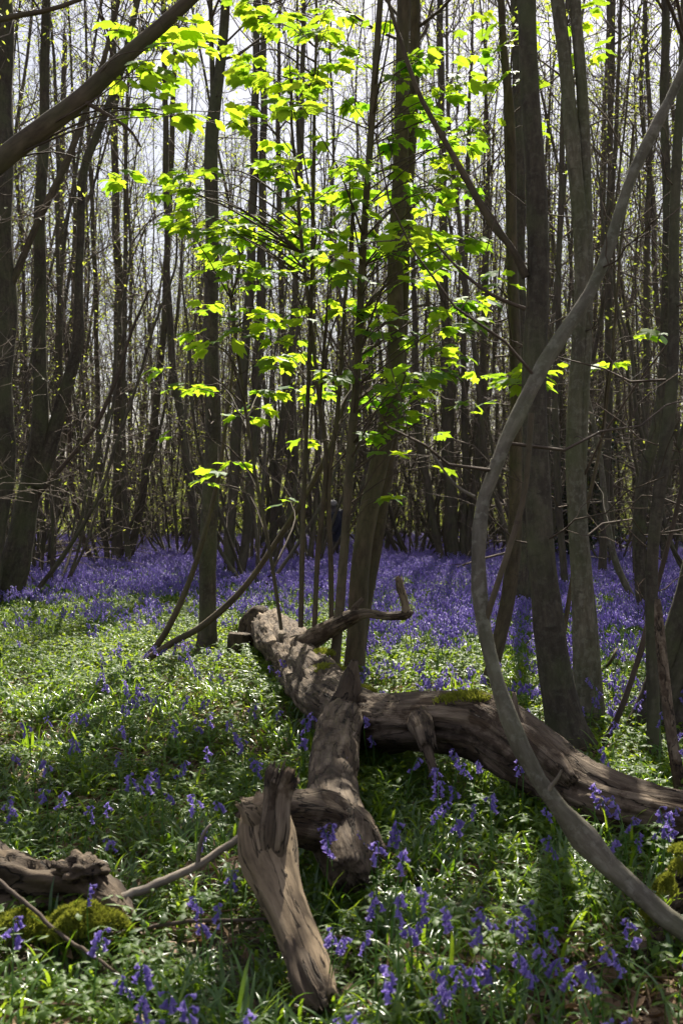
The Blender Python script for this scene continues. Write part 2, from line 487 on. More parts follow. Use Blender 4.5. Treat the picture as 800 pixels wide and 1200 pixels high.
def grow(wood, leaf, path, rad, t0, t1, nb, L0, nt=6, ntt=2, nl=4, lsize=0.055, elev=(25, 62), mint=0.0035, brad=(0.005, 0.008)):
    """branches, twigs and leaves along a stem"""
    if nb <= 0: return
    tb = np.sort(rng.uniform(t0, t1, nb))
    B, Rb = interp_path(path, rad, tb)
    az = np.arange(nb) * 2.4 + rng.uniform(0, 1.2, nb) + rng.uniform(0, 6.28)
    el = np.radians(rng.uniform(*elev, nb))
    d = np.stack([np.cos(az) * np.cos(el), np.sin(az) * np.cos(el), np.sin(el)], 1)
    L = L0 * rng.uniform(0.45, 1.2, nb) * (1.2 - 0.75 * (tb - t0) / max(t1 - t0, 0.01))
    s = np.linspace(0, 1, 6)
    wig = np.cumsum(rng.normal(0, 0.045, (nb, 6, 3)), axis=1); wig -= wig[:, :1]
    up = rng.uniform(-0.05, 0.3, nb)
    pts = B[:, None] + (d * L[:, None])[:, None] * s[None, :, None] + wig * L[:, None, None]
    pts[:, :, 2] += (up * L)[:, None] * s[None] ** 2
    r0 = np.minimum(0.5 * Rb, brad[0] + brad[1] * L)
    R = r0[:, None] * (1 - 0.75 * s)[None]
    R = np.maximum(R, mint)
    tubes(wood, pts, R, 4)
    if nt <= 0: return
    n2 = nb * nt
    bi = np.repeat(np.arange(nb), nt)
    st = rng.uniform(0.2, 1.0, n2)
    u = st * 5; i = np.minimum(u.astype(int), 4); f = (u - i)[:, None]
    B2 = pts[bi, i] * (1 - f) + pts[bi, i + 1] * f
    d2 = d[bi] * 0.6 + rng.normal(0, 0.55, (n2, 3)); d2[:, 2] += 0.2
    d2 /= np.linalg.norm(d2, axis=1, keepdims=True)
    L2 = L[bi] * rng.uniform(0.18, 0.5, n2)
    s2 = np.linspace(0, 1, 4)
    w2 = np.cumsum(rng.normal(0, 0.06, (n2, 4, 3)), axis=1); w2 -= w2[:, :1]
    p2 = B2[:, None] + (d2 * L2[:, None])[:, None] * s2[None, :, None] + w2 * L2[:, None, None]
    R2 = np.maximum((r0[bi] * 0.4)[:, None] * (1 - 0.7 * s2)[None], mint * 0.8)
    tubes(wood, p2, R2, 3)
    tips = [p2[:, 2], p2[:, 3]]
    if ntt > 0:
        n3 = n2 * ntt
        ti = np.repeat(np.arange(n2), ntt)
        f3 = rng.uniform(0.3, 1, n3) * 3
        i = np.minimum(f3.astype(int), 2); f = (f3 - i)[:, None]
        B3 = p2[ti, i] * (1 - f) + p2[ti, i + 1] * f
        d3 = d2[ti] * 0.5 + rng.normal(0, 0.6, (n3, 3)); d3 /= np.linalg.norm(d3, axis=1, keepdims=True)
        L3 = L2[ti] * rng.uniform(0.25, 0.6, n3)
        p3 = np.stack([B3, B3 + d3 * (L3 * 0.5)[:, None] + rng.normal(0, 0.02, (n3, 3)), B3 + d3 * L3[:, None]], 1)
        tubes(wood, p3, np.full((n3, 3), mint * 0.65), 3)
        tips += [p3[:, 1], p3[:, 2], p3[:, 2]]
    if nl > 0 and leaf is not None:
        T = np.concatenate(tips)
        C = np.repeat(T, math.ceil(nl), axis=0)
        keep = rng.uniform(0, 1, len(C)) < (nl / math.ceil(nl))
        C = C[keep] + rng.normal(0, 0.05, (keep.sum(), 3))
        leaf_quads(leaf, C, lsize)

def extend(pts, H, lean=None):
    """continue a traced stem (x,y,z,r) upward to height H, tapering"""
    pts = [np.asarray(p, float) for p in pts]
    a, b = pts[-2], pts[-1]
    if b[2] >= H - 0.3: return pts
    d = b[:3] - a[:3]; d /= np.linalg.norm(d)
    n = 7
    step = (H - b[2]) / n
    cur = b.copy()
    for i in range(n):
        d = d * 0.8 + np.array([0, 0, 0.25]) + rng.normal(0, 0.03, 3)
        d /= np.linalg.norm(d)
        cur = cur.copy()
        cur[:3] = cur[:3] + d * step / max(d[2], 0.35)
        cur[3] = max(0.012, b[3] * (1 - 0.93 * (i + 1) / n))
        pts.append(cur)
    return pts

def px_stem(spec, Y, dY=None):
    """spec rows (px, py, width px[, depth]) -> rows (x, y, z, radius)"""
    out = []
    for row in spec:
        y = row[3] if len(row) > 3 else Y
        p = P(row[0], row[1], y)
        out.append(np.array([*p, row[2] * 0.5 * y / F]))
    return out

def stem_mesh(rows, sides=14, flare=0.45, amp=0.035, K=None, knots=True, seed=0, base_z=True, rough=1.0):
    rows = [np.asarray(r, float) for r in rows]
    if base_z and rows[0][2] > -0.1:
        b = rows[0].copy(); b[2] = -0.12; b[:2] += (rows[0][:2] - rows[1][:2]) * 0.1
        rows = [b] + rows
    tot = sum(np.linalg.norm(rows[i + 1][:3] - rows[i][:3]) for i in range(len(rows) - 1))
    K = K or int(np.clip(tot / 0.11, 10, 90))
    s = spline(rows, K)
    pth, rad = s[:, :3].copy(), np.maximum(s[:, 3] * (0.87 if rough < 1.5 else 0.63), 0.004)
    # natural small sway
    z = pth[:, 2]
    ph = rng.uniform(0, 6.28, 2)
    pth[:, 0] += rad * 0.16 * np.sin(z * 3.1 + ph[0]); pth[:, 1] += rad * 0.3 * np.sin(z * 2.3 + ph[1])
    rad = rad * (1 + flare * np.exp(-np.maximum(z, 0) / 0.10))
    if knots:
        for _ in range(int(tot * 1.0 * rough)):
            c = rng.uniform(0.05, 0.9) * (K - 1)
            rad = rad * (1 + rng.uniform(0.02, 0.09) * rough * np.exp(-((np.arange(K) - c) / 0.8) ** 2))
    amp = amp * (0.5 + 0.5 * rough)
    mb = MB()
    def dsp(a, L, g):
        N_, K_, S_, _ = g.shape
        k = np.arange(K_)[None, :, None]; aa = a[None, None]
        p1, p2, p3 = rng.uniform(0, 6.28, 3)
        return 1 + amp * (np.sin(2 * aa + L[..., None] * 1.3 + p1) + 0.7 * np.sin(3 * aa - L[..., None] * 2.1 + p2)) + rng.normal(0, amp * 0.25, (N_, K_, S_)) + 0.25 * flare * np.exp(-np.maximum(z, 0) / 0.14)[None, :, None] * np.sin(4 * aa + p3)
    tubes(mb, pth, rad, sides, disp=dsp, ref=(0, 1, 0) if abs(pth[-1][2] - pth[0][2]) > 0.5 * tot else None)
    return mb, pth, rad

def traced_tree(name, label, stems, Y, H=11.0, mat='bark', sides=14, crown=(16, 1.4), low=5, cat='tree', branches=(), group=None, leafn=0.6, part='trunk', flare=0.45, rough=1.0):
    """stems: list of (rows, own H or None); branches: list of (rows, mat)"""
    first = px_stem(stems[0][0], Y)
    base = np.array([first[0][0], first[0][1], 0.0])
    root = empty(name, base)
    tag(root, label, cat, group)
    wood, leaf = MB(), MB()
    for i, (rows, h) in enumerate(stems):
        r = px_stem(rows, Y)
        hh = H if h is None else h
        z0 = r[-1][2]
        if hh > 0: r = extend(r, hh)
        mb, pth, rad = stem_mesh(r, sides, base_z=r[0][2] < 0.5, flare=flare, rough=rough)
        mb.build(part if i == 0 else 'stem', M[mat], root, base)
        if hh > 0:
            zz = pth[:, 2]
            t0 = float(np.interp(max(z0 * 0.9, 0.35 * hh), zz, np.linspace(0, 1, len(zz))))
            grow(wood, leaf, pth, rad, min(t0, 0.7), 0.99, crown[0], crown[1], nl=leafn)
            tl = float(np.interp(1.2, zz, np.linspace(0, 1, len(zz))))
            grow(wood, None, pth, rad, tl, max(t0, tl + 0.05), low, 1.1, nt=3, ntt=0, nl=0, elev=(-5, 55), brad=(0.003, 0.004))
    for rows, bm in branches:
        mb, _, _ = stem_mesh(px_stem(rows, Y), 8, flare=0, base_z=False)
        mb.build('branch', M[bm], root, base)
    if wood.n: wood.build('branchwork', M['twig'], root, base)['kind'] = 'stuff'
    if leaf.n: leaf.build('crown', M['canopy'], root, base, smooth=False)['kind'] = 'stuff'
    return root

def gy(py):                  # depth at which the ground is seen at image row py
    return F * CAMZ / (py - 600.0)

HERO = []
def build_traced():
    T = traced_tree
    # --- the pair by the open glade (dark stool and its big neighbour)
    T('tree', 'thick straight grey trunk cut by the picture edge beside a forked leaning tree',
      [([(-22, 716, 40), (-8, 640, 34), (2, 560, 30), (4, 480, 30), (3, 400, 32), (3, 300, 32), (2, 150, 31), (2, 0, 30)], None)], gy(716), 14, 'bark', low=4,
      branches=[([(12, 335, 11), (40, 270, 10), (75, 200, 10), (100, 130, 8), (122, 70, 7), (140, 0, 5)], 'bark_brown')])
    T('tree', 'dark leaning tree with flared foot, forking into two slim stems by the glade',
      [([(6, 706, 54), (16, 660, 42), (26, 620, 36), (38, 565, 30), (46, 500, 23), (48, 420, 18), (46, 330, 16), (50, 200, 15), (53, 100, 13), (54, 0, 11)], None),
       ([(42, 570, 20), (60, 520, 19), (79, 450, 17), (92, 390, 14), (94, 300, 11), (97, 210, 11), (118, 150, 10), (142, 80, 9), (160, 10, 8)], 10)], gy(712), 13, 'bark', low=6,
      branches=[([(22, 640, 7), (38, 590, 7), (75, 545, 6), (112, 500, 6), (138, 440, 5), (152, 395, 4), (175, 340, 3)], 'twig')])
    # --- slim straight trunk in the glade
    T('tree', 'straight slim trunk standing alone in the sunny glade behind the V of bent sticks',
      [([(240, 768, 26), (243, 700, 23), (247, 600, 22), (249, 480, 21), (248, 400, 20), (248, 280, 19), (249, 170, 18), (257, 80, 14), (264, 0, 12)], None),
       ([(249, 180, 8), (249, 100, 7), (247, 0, 6)], 9)], gy(766), 12, 'bark', low=4, leafn=2)
    # --- twin stemmed tree behind the log
    T('tree', 'twin stemmed tree rising right behind the fallen trunk',
      [([(412, 800, 28), (417, 730, 27), (424, 660, 26), (437, 580, 25), (452, 500, 24), (463, 420, 22), (464, 320, 21), (468, 200, 20), (471, 100, 19), (474, 0, 18)], None),
       ([(418, 775, 22, 8.8), (426, 700, 22, 8.8), (439, 630, 21, 8.8), (455, 540, 19, 8.8), (467, 450, 16, 8.8), (473, 330, 14, 8.8), (480, 200, 14, 8.8), (484, 100, 14, 8.8), (487, 0, 14, 8.8)], None)], 8.6, 11, 'bark_brown', low=5)
    # --- right pair
    T('tree', 'thick smooth dark trunk with a curved foot just behind the log',
      [([(676, 892, 52), (664, 840, 48), (650, 780, 44), (638, 710, 38), (630, 640, 35), (628, 540, 33), (628, 440, 32), (630, 340, 30), (626, 220, 28), (621, 110, 26), (618, 0, 25)], None)], 6.3, 11, 'bark', 18, low=3, leafn=2.5, crown=(20, 1.6),
      branches=[([(616, 325, 12), (600, 292, 10), (575, 262, 10), (545, 208, 9), (515, 155, 8), (490, 108, 7), (472, 55, 6), (456, 5, 5), (448, -40, 4)], 'bark_brown'),
                ([(616, 318, 7), (596, 285, 6), (570, 245, 5), (540, 205, 5)], 'twig'),
                ([(615, 362, 6), (575, 345, 5), (540, 318, 4), (510, 285, 3)], 'twig')])
    T('tree', 'grey trunk with two joined stems growing close behind the thick dark one',
      [([(690, 880, 42), (686, 800, 34), (680, 720, 30), (676, 620, 27), (675, 520, 25), (679, 400, 23), (680, 300, 21), (673, 190, 19), (664, 90, 18), (652, 0, 17)], None),
       ([(698, 872, 26), (694, 800, 22), (688, 700, 18), (682, 600, 14), (684, 480, 12), (687, 360, 14), (688, 240, 15), (683, 130, 15), (676, 50, 15), (672, 0, 15)], None)], 7.0, 11, 'bark_grey', 14, low=3, leafn=2.5)
    T('tree', 'pale bent stem sweeping up from the mossy stump and across the thick trunk',
      [([(840, 1122, 40, 3.25), (787, 1082, 37, 3.3), (748, 1047, 34, 3.35), (712, 1014, 32, 3.4), (680, 978, 30, 3.42), (647, 936, 28, 3.45), (621, 897, 28, 3.48), (602, 855, 27, 3.5), (587, 812, 26, 3.55), (576, 774, 25, 3.6), (568, 739, 24, 3.65), (563, 709, 23.5, 3.68), (560, 664, 23, 3.72), (561, 625, 22, 3.75), (564, 590, 22, 3.8), (575, 560, 24, 3.82), (589, 521, 25, 3.85), (605, 488, 26, 3.88), (624, 450, 26, 3.9), (640, 420, 26, 3.92), (668, 378, 25, 3.95), (693, 339, 23, 4.0), (709, 303, 22.5, 4.03), (722, 264, 22, 4.06), (735, 222, 21, 4.1), (751, 183, 20, 4.13), (774, 137, 18, 4.16), (794, 95, 16, 4.2), (815, 40, 14, 4.23)], 6.2)], 3.6, 6.2, 'bark_grey', 18, crown=(8, 0.8), low=4, flare=0.1, part='trunk', rough=3.0,
      branches=[([(570, 725, 9, 3.65), (588, 670, 8, 3.65), (607, 610, 8, 3.7), (616, 570, 7, 3.7), (620, 520, 8, 3.7), (622, 484, 8, 3.7)], 'bark_brown'),
                ([(556, 582, 4, 3.8), (535, 570, 4, 3.8), (515, 545, 3, 3.8), (500, 520, 3, 3.8)], 'stick'),
                ([(641, 928, 8, 3.45), (652, 913, 5, 3.42), (658, 902, 3, 3.4)], 'stick')])
    # --- right hand stool
    T('tree', 'dark slender kinked stem beside the broken pale stub at the stool',
      [([(766, 915, 18), (764, 830, 17), (763, 740, 16), (765, 650, 16), (773, 570, 17), (782, 490, 17), (787, 400, 16), (789, 300, 15), (794, 180, 13), (800, 60, 12)], None)], 5.9, 9.5, 'bark', 10, low=5, part='trunk', leafn=2)
    T('tree', 'spreading stool of arching stems at the wood edge behind the log end',
      [([(738, 893, 34), (752, 850, 30), (770, 795, 28), (790, 735, 28), (808, 660, 26), (822, 560, 24), (838, 400, 20)], None),
       ([(760, 890, 34), (782, 830, 34), (800, 770, 32), (818, 700, 28), (838, 600, 24)], None),
       ([(790, 880, 36), (800, 820, 36), (814, 740, 30), (826, 640, 26)], None)], 6.6, 10, 'bark', 12, low=4, leafn=1.5)
    T('tree', 'dark S shaped stem rising among the bluebells behind the stool',
      [([(757, 738, 14), (752, 690, 17), (748, 640, 18), (748, 600, 19), (757, 550, 17), (772, 480, 15), (779, 400, 14), (781, 300, 13), (779, 150, 12), (778, 0, 11)], None),
       ([(752, 700, 9), (770, 600, 8), (795, 520, 7), (815, 440, 6)], 6)], gy(738), 13, 'bark', 10, low=7)
    T('tree', 'slim leaning trunk with a bent foot between the pale stem and thick trunk',
      [([(570, 808, 16), (582, 755, 18), (593, 705, 20), (601, 655, 20), (605, 600, 19), (604, 500, 17), (602, 400, 16), (600, 280, 15), (597, 150, 13), (590, 60, 10), (587, 0, 9)], None)], gy(806), 11, 'bark_brown', 10, low=5, leafn=2)
    T('tree', 'stout grey trunk half hidden behind the thick dark trunk',
      [([(612, 722, 32), (610, 670, 26), (612, 600, 22), (612, 450, 19), (608, 300, 17), (606, 100, 15), (604, 0, 14)], None)], gy(722), 14, 'bark', 10)
    # --- middle distance
    mid = [
        ([(137, 672, 18), (138, 600, 15), (139, 500, 14), (139, 350, 13), (135, 200, 12), (133, 0, 10)], 'straight dark trunk with two arching companions amid the bluebells',
         [([(147, 672, 14), (160, 620, 13), (176, 520, 12), (188, 430, 11), (195, 330, 10), (201, 180, 9), (207, 0, 7)], None), ([(127, 670, 10), (120, 590, 9), (115, 480, 8), (112, 330, 7), (104, 150, 6)], None)]),
        ([(236, 676, 14), (228, 620, 13), (217, 520, 13), (203, 430, 12), (197, 330, 11), (195, 200, 10), (192, 0, 8)], 'bowed slim trunk just behind the lone trunk of the glade', []),
        ([(268, 684, 18), (271, 610, 17), (279, 490, 17), (291, 370, 15), (296, 250, 14), (299, 120, 12), (301, 0, 11)], 'pair of upright dark trunks behind the sycamore leaves',
         [([(282, 682, 16), (292, 590, 15), (300, 480, 15), (305, 350, 14), (308, 200, 12), (310, 0, 10)], None)]),
        ([(533, 668, 26), (528, 610, 22), (525, 520, 19), (522, 400, 16), (519, 250, 13), (515, 0, 10)], 'flared stool of spreading stems at the far edge of the bluebell clearing',
         [([(518, 664, 13), (508, 610, 12), (496, 540, 11), (488, 460, 10), (484, 300, 8), (480, 100, 6)], None), ([(545, 668, 13), (552, 600, 12), (563, 500, 11), (568, 380, 9), (572, 200, 7)], None), ([(540, 666, 12), (545, 560, 11), (543, 400, 9), (548, 200, 7)], None)]),
        ([(320, 672, 13), (322, 600, 12), (333, 480, 12), (345, 350, 10), (352, 200, 9), (356, 0, 7)], 'slim leaning trunk behind the upright pair', []),
        ([(705, 690, 14), (708, 600, 12), (713, 480, 11), (712, 300, 10), (716, 100, 9), (718, 0, 8)], 'slim upright trunk beside the dark evergreen bush', []),
        ([(60, 655, 14), (64, 560, 12), (70, 440, 11), (72, 250, 10), (76, 50, 8)], 'slim dark trunk behind the brushwood heap', []),
        ([(360, 668, 12), (352, 600, 11), (340, 500, 10), (330, 350, 9), (326, 150, 8)], 'slim backward leaning trunk behind the standing person', []),
        ([(662, 700, 12), (655, 600, 11), (650, 480, 10), (655, 300, 9), (660, 100, 8)], 'thin dark trunk showing between the thick pair', []),
    ]
    for rows, lab, extra in mid:
        th = lambda rw: [(a, b, c * 0.84) for a, b, c in rw]
        T('tree', lab, [(th(rows), None)] + [(th(e), h) for e, h in extra], gy(rows[0][1]), 16, 'bark_far', 9, crown=(18, 2.0), low=12, leafn=0.4)
    # --- leaning neighbour whose bough crosses the top corner
    global BOUGH
    bough = T('leaning_tree', 'leaning dark bough crossing high in front of the slim stems',
      [([(-330, 905, 60), (-290, 760, 50), (-235, 560, 44), (-150, 360, 36), (-70, 250, 31), (0, 190, 28), (50, 150, 27), (95, 115, 25), (145, 66, 20), (200, 18, 18), (260, -40, 16)], 5.6)], gy(905), 7, 'bark_brown', 14, crown=(8, 0.9), low=0,
      branches=[([(-80, 262, 12), (-60, 120, 10), (-30, 40, 9), (0, 22, 8), (40, 15, 7), (75, 6, 6), (120, -12, 5)], 'bark_brown'),
                ([(95, 118, 8), (110, 125, 6), (150, 150, 4), (165, 172, 3)], 'twig')])
    r = spline(px_stem([(0, 190, 28), (50, 150, 27), (95, 115, 25), (145, 66, 20), (200, 18, 18), (260, -40, 16)], gy(905)), 20)
    BOUGH = (bough, (r[:, :3], r[:, 3]), gy(905) + 0.3)
    # --- bent thin rods
    rods = [
        ('pale thin rod curving down to the bluebells behind the thick trunks', [(752, 722, 9), (722, 664, 9), (712, 618, 8), (704, 545, 7), (691, 480, 6), (672, 400, 4), (660, 340, 3)], 'bark_grey', gy(722)),
        ('dark thin rod leaning from the log toward the kinked stem', [(700, 888, 10), (712, 862, 9), (726, 834, 9), (747, 772, 8), (768, 690, 7), (792, 600, 6), (812, 500, 4)], 'twig', 6.2),
        ('long bent stick of the V in the glade, sweeping up under the leaves', [(158, 784, 9), (200, 755, 9), (240, 732, 9), (285, 690, 8), (322, 637, 7), (365, 568, 7), (392, 510, 6), (412, 440, 4), (430, 360, 3)], 'bark_brown', gy(784)),
        ('shorter steep stick of the V in the glade', [(162, 782, 9), (190, 748, 9), (218, 690, 8), (240, 625, 7), (256, 560, 6), (268, 470, 4), (278, 380, 3)], 'bark_brown', gy(784) + .12),
        ('dark drooping rod among the bluebells near the dark leaning tree', [(116, 675, 8), (98, 630, 8), (86, 580, 7), (82, 520, 6), (80, 440, 5), (70, 330, 4)], 'twig', gy(675)),
    ]
    for lab, rows, m, Y in rods:
        r = px_stem(rows, Y)
        mb, pth, rad = stem_mesh(r, 8, flare=0.1)
        base = np.array([r[0][0], r[0][1], 0.0])
        root = empty('bent_rod', base); tag(root, lab, 'stem')
        mb.build('stem', M[m], root, base)
        w = MB(); grow(w, None, pth, rad, 0.25, 0.98, 7, 0.45, nt=2, ntt=0, nl=0, brad=(0.002, 0.004), mint=0.0022)
        w.build('branchwork', M['twig'], root, base)['kind'] = 'stuff'
build_traced()

# ------------------------------------------------------------------ background wood
def proto_tree(kind, seed):
    """mesh data of one coppice tree: list of (part name, mesh)"""
    global rng
    keep = rng; rng = np.random.default_rng(seed)
    parts = []
    wood, leaf = MB(), MB()
    thin = kind == 5
    ns = {0: 1, 1: 2, 2: 3, 3: 4, 4: 5, 5: 6}[kind]
    H0 = rng.uniform(6, 9) if thin else rng.uniform(14, 18)
    for i in range(ns):
        az = i / ns * 6.28 + rng.uniform(-0.4, 0.4)
        sp = 0.0 if ns == 1 else rng.uniform(0.10, 0.22)
        H = H0 * rng.uniform(0.75, 1.05)
        lean = 0.0 if ns == 1 else rng.uniform(0.6, 3.0) if thin else rng.uniform(0.5, 2.8)
        bow = rng.normal(0, 0.32, 2)
        zs = np.linspace(0, H, 9)
        r0 = rng.uniform(0.045, 0.078) if ns < 3 else rng.uniform(0.03, 0.056)
        if thin: r0 = rng.uniform(0.018, 0.034)
        rows = []
        for z in zs:
            f = z / H
            x = math.cos(az) * (sp + lean * f ** 0.6) + bow[0] * math.sin(f * 4.5) + rng.normal(0, 0.05)
            y = math.sin(az) * (sp + lean * f ** 0.6) + bow[1] * math.sin(f * 4.0) + rng.normal(0, 0.05)
            rows.append(np.array([x if z > 0 else math.cos(az) * sp, y if z > 0 else math.sin(az) * sp, z, r0 * (1 - 0.88 * f) + 0.008]))
        mb, pth, rad = stem_mesh(rows, 8, flare=0.5, K=26)
        parts.append(('trunk' if i == 0 else 'stem', mb.mesh('trunk', M['bark_far'])))
        if thin:
            grow(wood, leaf, pth, rad, 0.15, 0.99, 10, 1.3, nt=4, ntt=1, nl=0.4, lsize=0.055, mint=0.004, elev=(5, 60), brad=(0.003, 0.003))
            continue
        grow(wood, leaf, pth, rad, 0.34, 0.99, 19 if ns < 3 else 13, 2.2, nt=6, ntt=2, nl=0.6, lsize=0.06, mint=0.006, elev=(20, 65))
        grow(wood, None, pth, rad, 0.05, 0.55, 15, 2.1, nt=5, ntt=1, nl=0, mint=0.0045, elev=(-20, 60), brad=(0.004, 0.005))
    parts.append(('branchwork', wood.mesh('branchwork', M['twig_far'])))
    parts.append(('crown', leaf.mesh('crown', M['canopy'], smooth=False)))
    rng = keep
    return parts

PROTOS = [(k, proto_tree(k, 100 + i)) for i, k in enumerate([0, 0, 1, 1, 2, 3, 4, 5, 5, 5])]

def place_tree(kind_i, x, y, rz, s, label, group):
    k, parts = PROTOS[kind_i]
    root = empty('coppice_tree', (x, y, float(gz(x, y)) - 0.03), rz)
    root.scale = (s, s, s * rng.uniform(0.95, 1.08))
    tag(root, label, 'tree', group)
    for nm, me in parts:
        c = link(bpy.data.objects.new(nm, me), root)
        if nm in ('branchwork', 'crown'): c['kind'] = 'stuff'
    return root

def background():
    pts = []
    def ok(x, y, dmin):
        for (a, b) in pts:
            if (a - x) ** 2 + (b - y) ** 2 < dmin ** 2: return False
        return True
    tries = 0
    while len(pts) < 118 and tries < 9000:
        tries += 1
        y = math.sqrt(rng.uniform(17 ** 2, 50 ** 2))
        hw = 0.33 * y + 2.5
        x = rng.uniform(-hw, hw)
        px = 400 + x / y * F
        if y < 25 and 415 < px < 600: continue         # the bluebell clearing stays open
        if y < 21 and 80 < px < 400: continue
        if y < 29 and 370 < px < 415: continue         # the walker's gap
        if not ok(x, y, 1.25): continue
        pts.append((x, y))
    word = {1: 'two', 2: 'three', 3: 'four', 4: 'five'}
    for (x, y) in pts:
        i = int(rng.integers(0, 7))
        k = PROTOS[i][0]
        if k < 1: lab, grp = 'single slim dark trunk in the dense wood beyond the bluebells', 'single trunk trees of the dense wood'
        else: lab, grp = 'coppice tree of %s slim dark stems in the dense wood beyond the bluebells' % word[k], '%s stemmed coppice trees of the dense wood' % word[k]
        place_tree(i, x, y, rng.uniform(0, 6.28), rng.uniform(0.85, 1.2), lab, grp)
    m = 0
    while m < 95:
        y = math.sqrt(rng.uniform(14 ** 2, 48 ** 2)); x = rng.uniform(-1, 1) * (.34 * y + 1)
        px = 400 + x / y * F
        if y < 26 and (370 < px < 600 or 90 < px < 260): continue
        if not ok(x, y, 0.5): continue
        pts.append((x, y)); m += 1
        place_tree(int(rng.integers(7, 10)), x, y, rng.uniform(0, 6.28), rng.uniform(0.8, 1.25), 'bundle of thin leaning rods sprouting between the trunks of the wood', 'thin rod bundles of the wood')
    # neighbours at both sides of the view
    for (x, y) in [(-7.5, 9), (-9, 14.5), (7.2, 9.5), (8.6, 14), (-6.6, 19), (9.8, 19), (-5.2, 12.2), (6.0, 12.6)]:
        place_tree(int(rng.integers(0, 7)), x, y, rng.uniform(0, 6.28), 0.9, 'coppice tree standing beside the glade, out of the clearing', 'trees flanking the clearing')
background()

def scatter(name, protos, pts, rot, scl, idx):
    """one object of many small plants: geometry nodes place copies of the given meshes on points"""
    me = bpy.data.meshes.new(name)
    me.vertices.add(len(pts))
    me.vertices.foreach_set('co', np.asarray(pts, np.float32).ravel())
    a = me.attributes.new('rot', 'FLOAT_VECTOR', 'POINT'); a.data.foreach_set('vector', np.asarray(rot, np.float32).ravel())
    a = me.attributes.new('scl', 'FLOAT', 'POINT'); a.data.foreach_set('value', np.asarray(scl, np.float32))
    a = me.attributes.new('idx', 'INT', 'POINT'); a.data.foreach_set('value', np.asarray(idx, np.int32))
    o = link(bpy.data.objects.new(name, me))
    ng = bpy.data.node_groups.new(name, 'GeometryNodeTree')
    ng.interface.new_socket('Geometry', in_out='INPUT', socket_type='NodeSocketGeometry')
    ng.interface.new_socket('Geometry', in_out='OUTPUT', socket_type='NodeSocketGeometry')
    gi = ng.nodes.new('NodeGroupInput'); go = ng.nodes.new('NodeGroupOutput')
    iop = ng.nodes.new('GeometryNodeInstanceOnPoints')
    jn = ng.nodes.new('GeometryNodeJoinGeometry')
    for p in reversed(protos):
        oi = ng.nodes.new('GeometryNodeObjectInfo')
        oi.inputs['Object'].default_value = p
        oi.inputs['As Instance'].default_value = False
        g2 = ng.nodes.new('GeometryNodeGeometryToInstance')
        ng.links.new(oi.outputs['Geometry'], g2.inputs[0])
        ng.links.new(g2.outputs[0], jn.inputs[0])
    def attr(n, t):
        nd = ng.nodes.new('GeometryNodeInputNamedAttribute'); nd.data_type = t
        nd.inputs['Name'].default_value = n
        return nd.outputs['Attribute']
    ng.links.new(gi.outputs[0], iop.inputs['Points'])
    ng.links.new(jn.outputs[0], iop.inputs['Instance'])
    iop.inputs['Pick Instance'].default_value = True
    ng.links.new(attr('idx', 'INT'), iop.inputs['Instance Index'])
    ng.links.new(attr('rot', 'FLOAT_VECTOR'), iop.inputs['Rotation'])
    ng.links.new(attr('scl', 'FLOAT'), iop.inputs['Scale'])
    ng.links.new(iop.outputs[0], go.inputs[0])
    md = o.modifiers.new('plants', 'NODES'); md.node_group = ng
    return o

def proto_obj(name, mb, mats, smooth=True):
    return bpy.data.objects.new(name, mb.mesh(name, mats, smooth=smooth))

def far_wood():
    # the wood goes on behind: trees too far to tell apart
    global rng
    prs = []
    for s in (0, 2, 5):
        mb = MB(); leafm = MB()
        keep = rng; rng = np.random.default_rng(300 + s)
        for i in range(3):
            x0, y0 = rng.normal(0, 0.6, 2)
            H = rng.uniform(13, 18)
            rows = [np.array([x0 + rng.normal(0, .2) * (z > 0) + 0.05 * z * rng.normal(0, .5), y0, z, 0.10 * (1 - .85 * z / H) + .01]) for z in np.linspace(0, H, 7)]
            m_, pth, rad = stem_mesh(rows, 6, K=14)
            mb.add(np.concatenate(m_.v), np.concatenate(m_.q), g=np.concatenate(m_.g))
            grow(mb, leafm, pth, rad, 0.1, 0.99, 30, 2.6, nt=4, ntt=1, nl=0.8, lsize=0.15, mint=0.012)
        rng = keep
        both = MB()
        both.add(np.concatenate(mb.v), np.concatenate(mb.q), g=np.concatenate(mb.g), mi=0)
        both.add(np.concatenate(leafm.v), np.concatenate(leafm.q), tint=np.concatenate(leafm.c), mi=1)
        prs.append(proto_obj('far_tree', both, [M['bark_far'], M['canopy']]))
    n = 45
    y = np.sqrt(rng.uniform(60 ** 2, 85 ** 2, n)); x = rng.uniform(-1, 1, n) * (0.36 * y + 6)
    o = scatter('distant_woodland', prs, np.stack([x, y, np.zeros(n)], 1), np.stack([np.zeros(n), np.zeros(n), rng.uniform(0, 6.28, n)], 1), rng.uniform(0.8, 1.25, n), rng.integers(0, 3, n))
    tag(o, 'far mass of thin trunks and yellow green spring leaves', 'woodland', kind='stuff')
    # leafy scrub at the far edge of the wood, sunlit yellow green
    prs = []
    for s in range(3):
        mb = MB()
        C = rng.normal(0, 1, (1500, 3)) * np.array([0.9, 0.6, 0.75]) + np.array([0, 0, 1.2])
        C = C[C[:, 2] > 0.05]
        leaf_quads(mb, C, 0.10)
        prs.append(proto_obj('scrub', mb, M['canopy'], False))
    n = 300
    y = rng.uniform(42, 74, n); x = rng.uniform(-1, 1, n) * (0.35 * y + 4)
    o = scatter('distant_scrub', prs, np.stack([x, y, np.zeros(n)], 1), np.stack([np.zeros(n), np.zeros(n), rng.uniform(0, 6.28, n)], 1), rng.uniform(0.6, 1.5, n), rng.integers(0, 3, n))
    tag(o, 'low sunlit leafy scrub between the far trunks', 'scrub', kind='stuff')
far_wood()

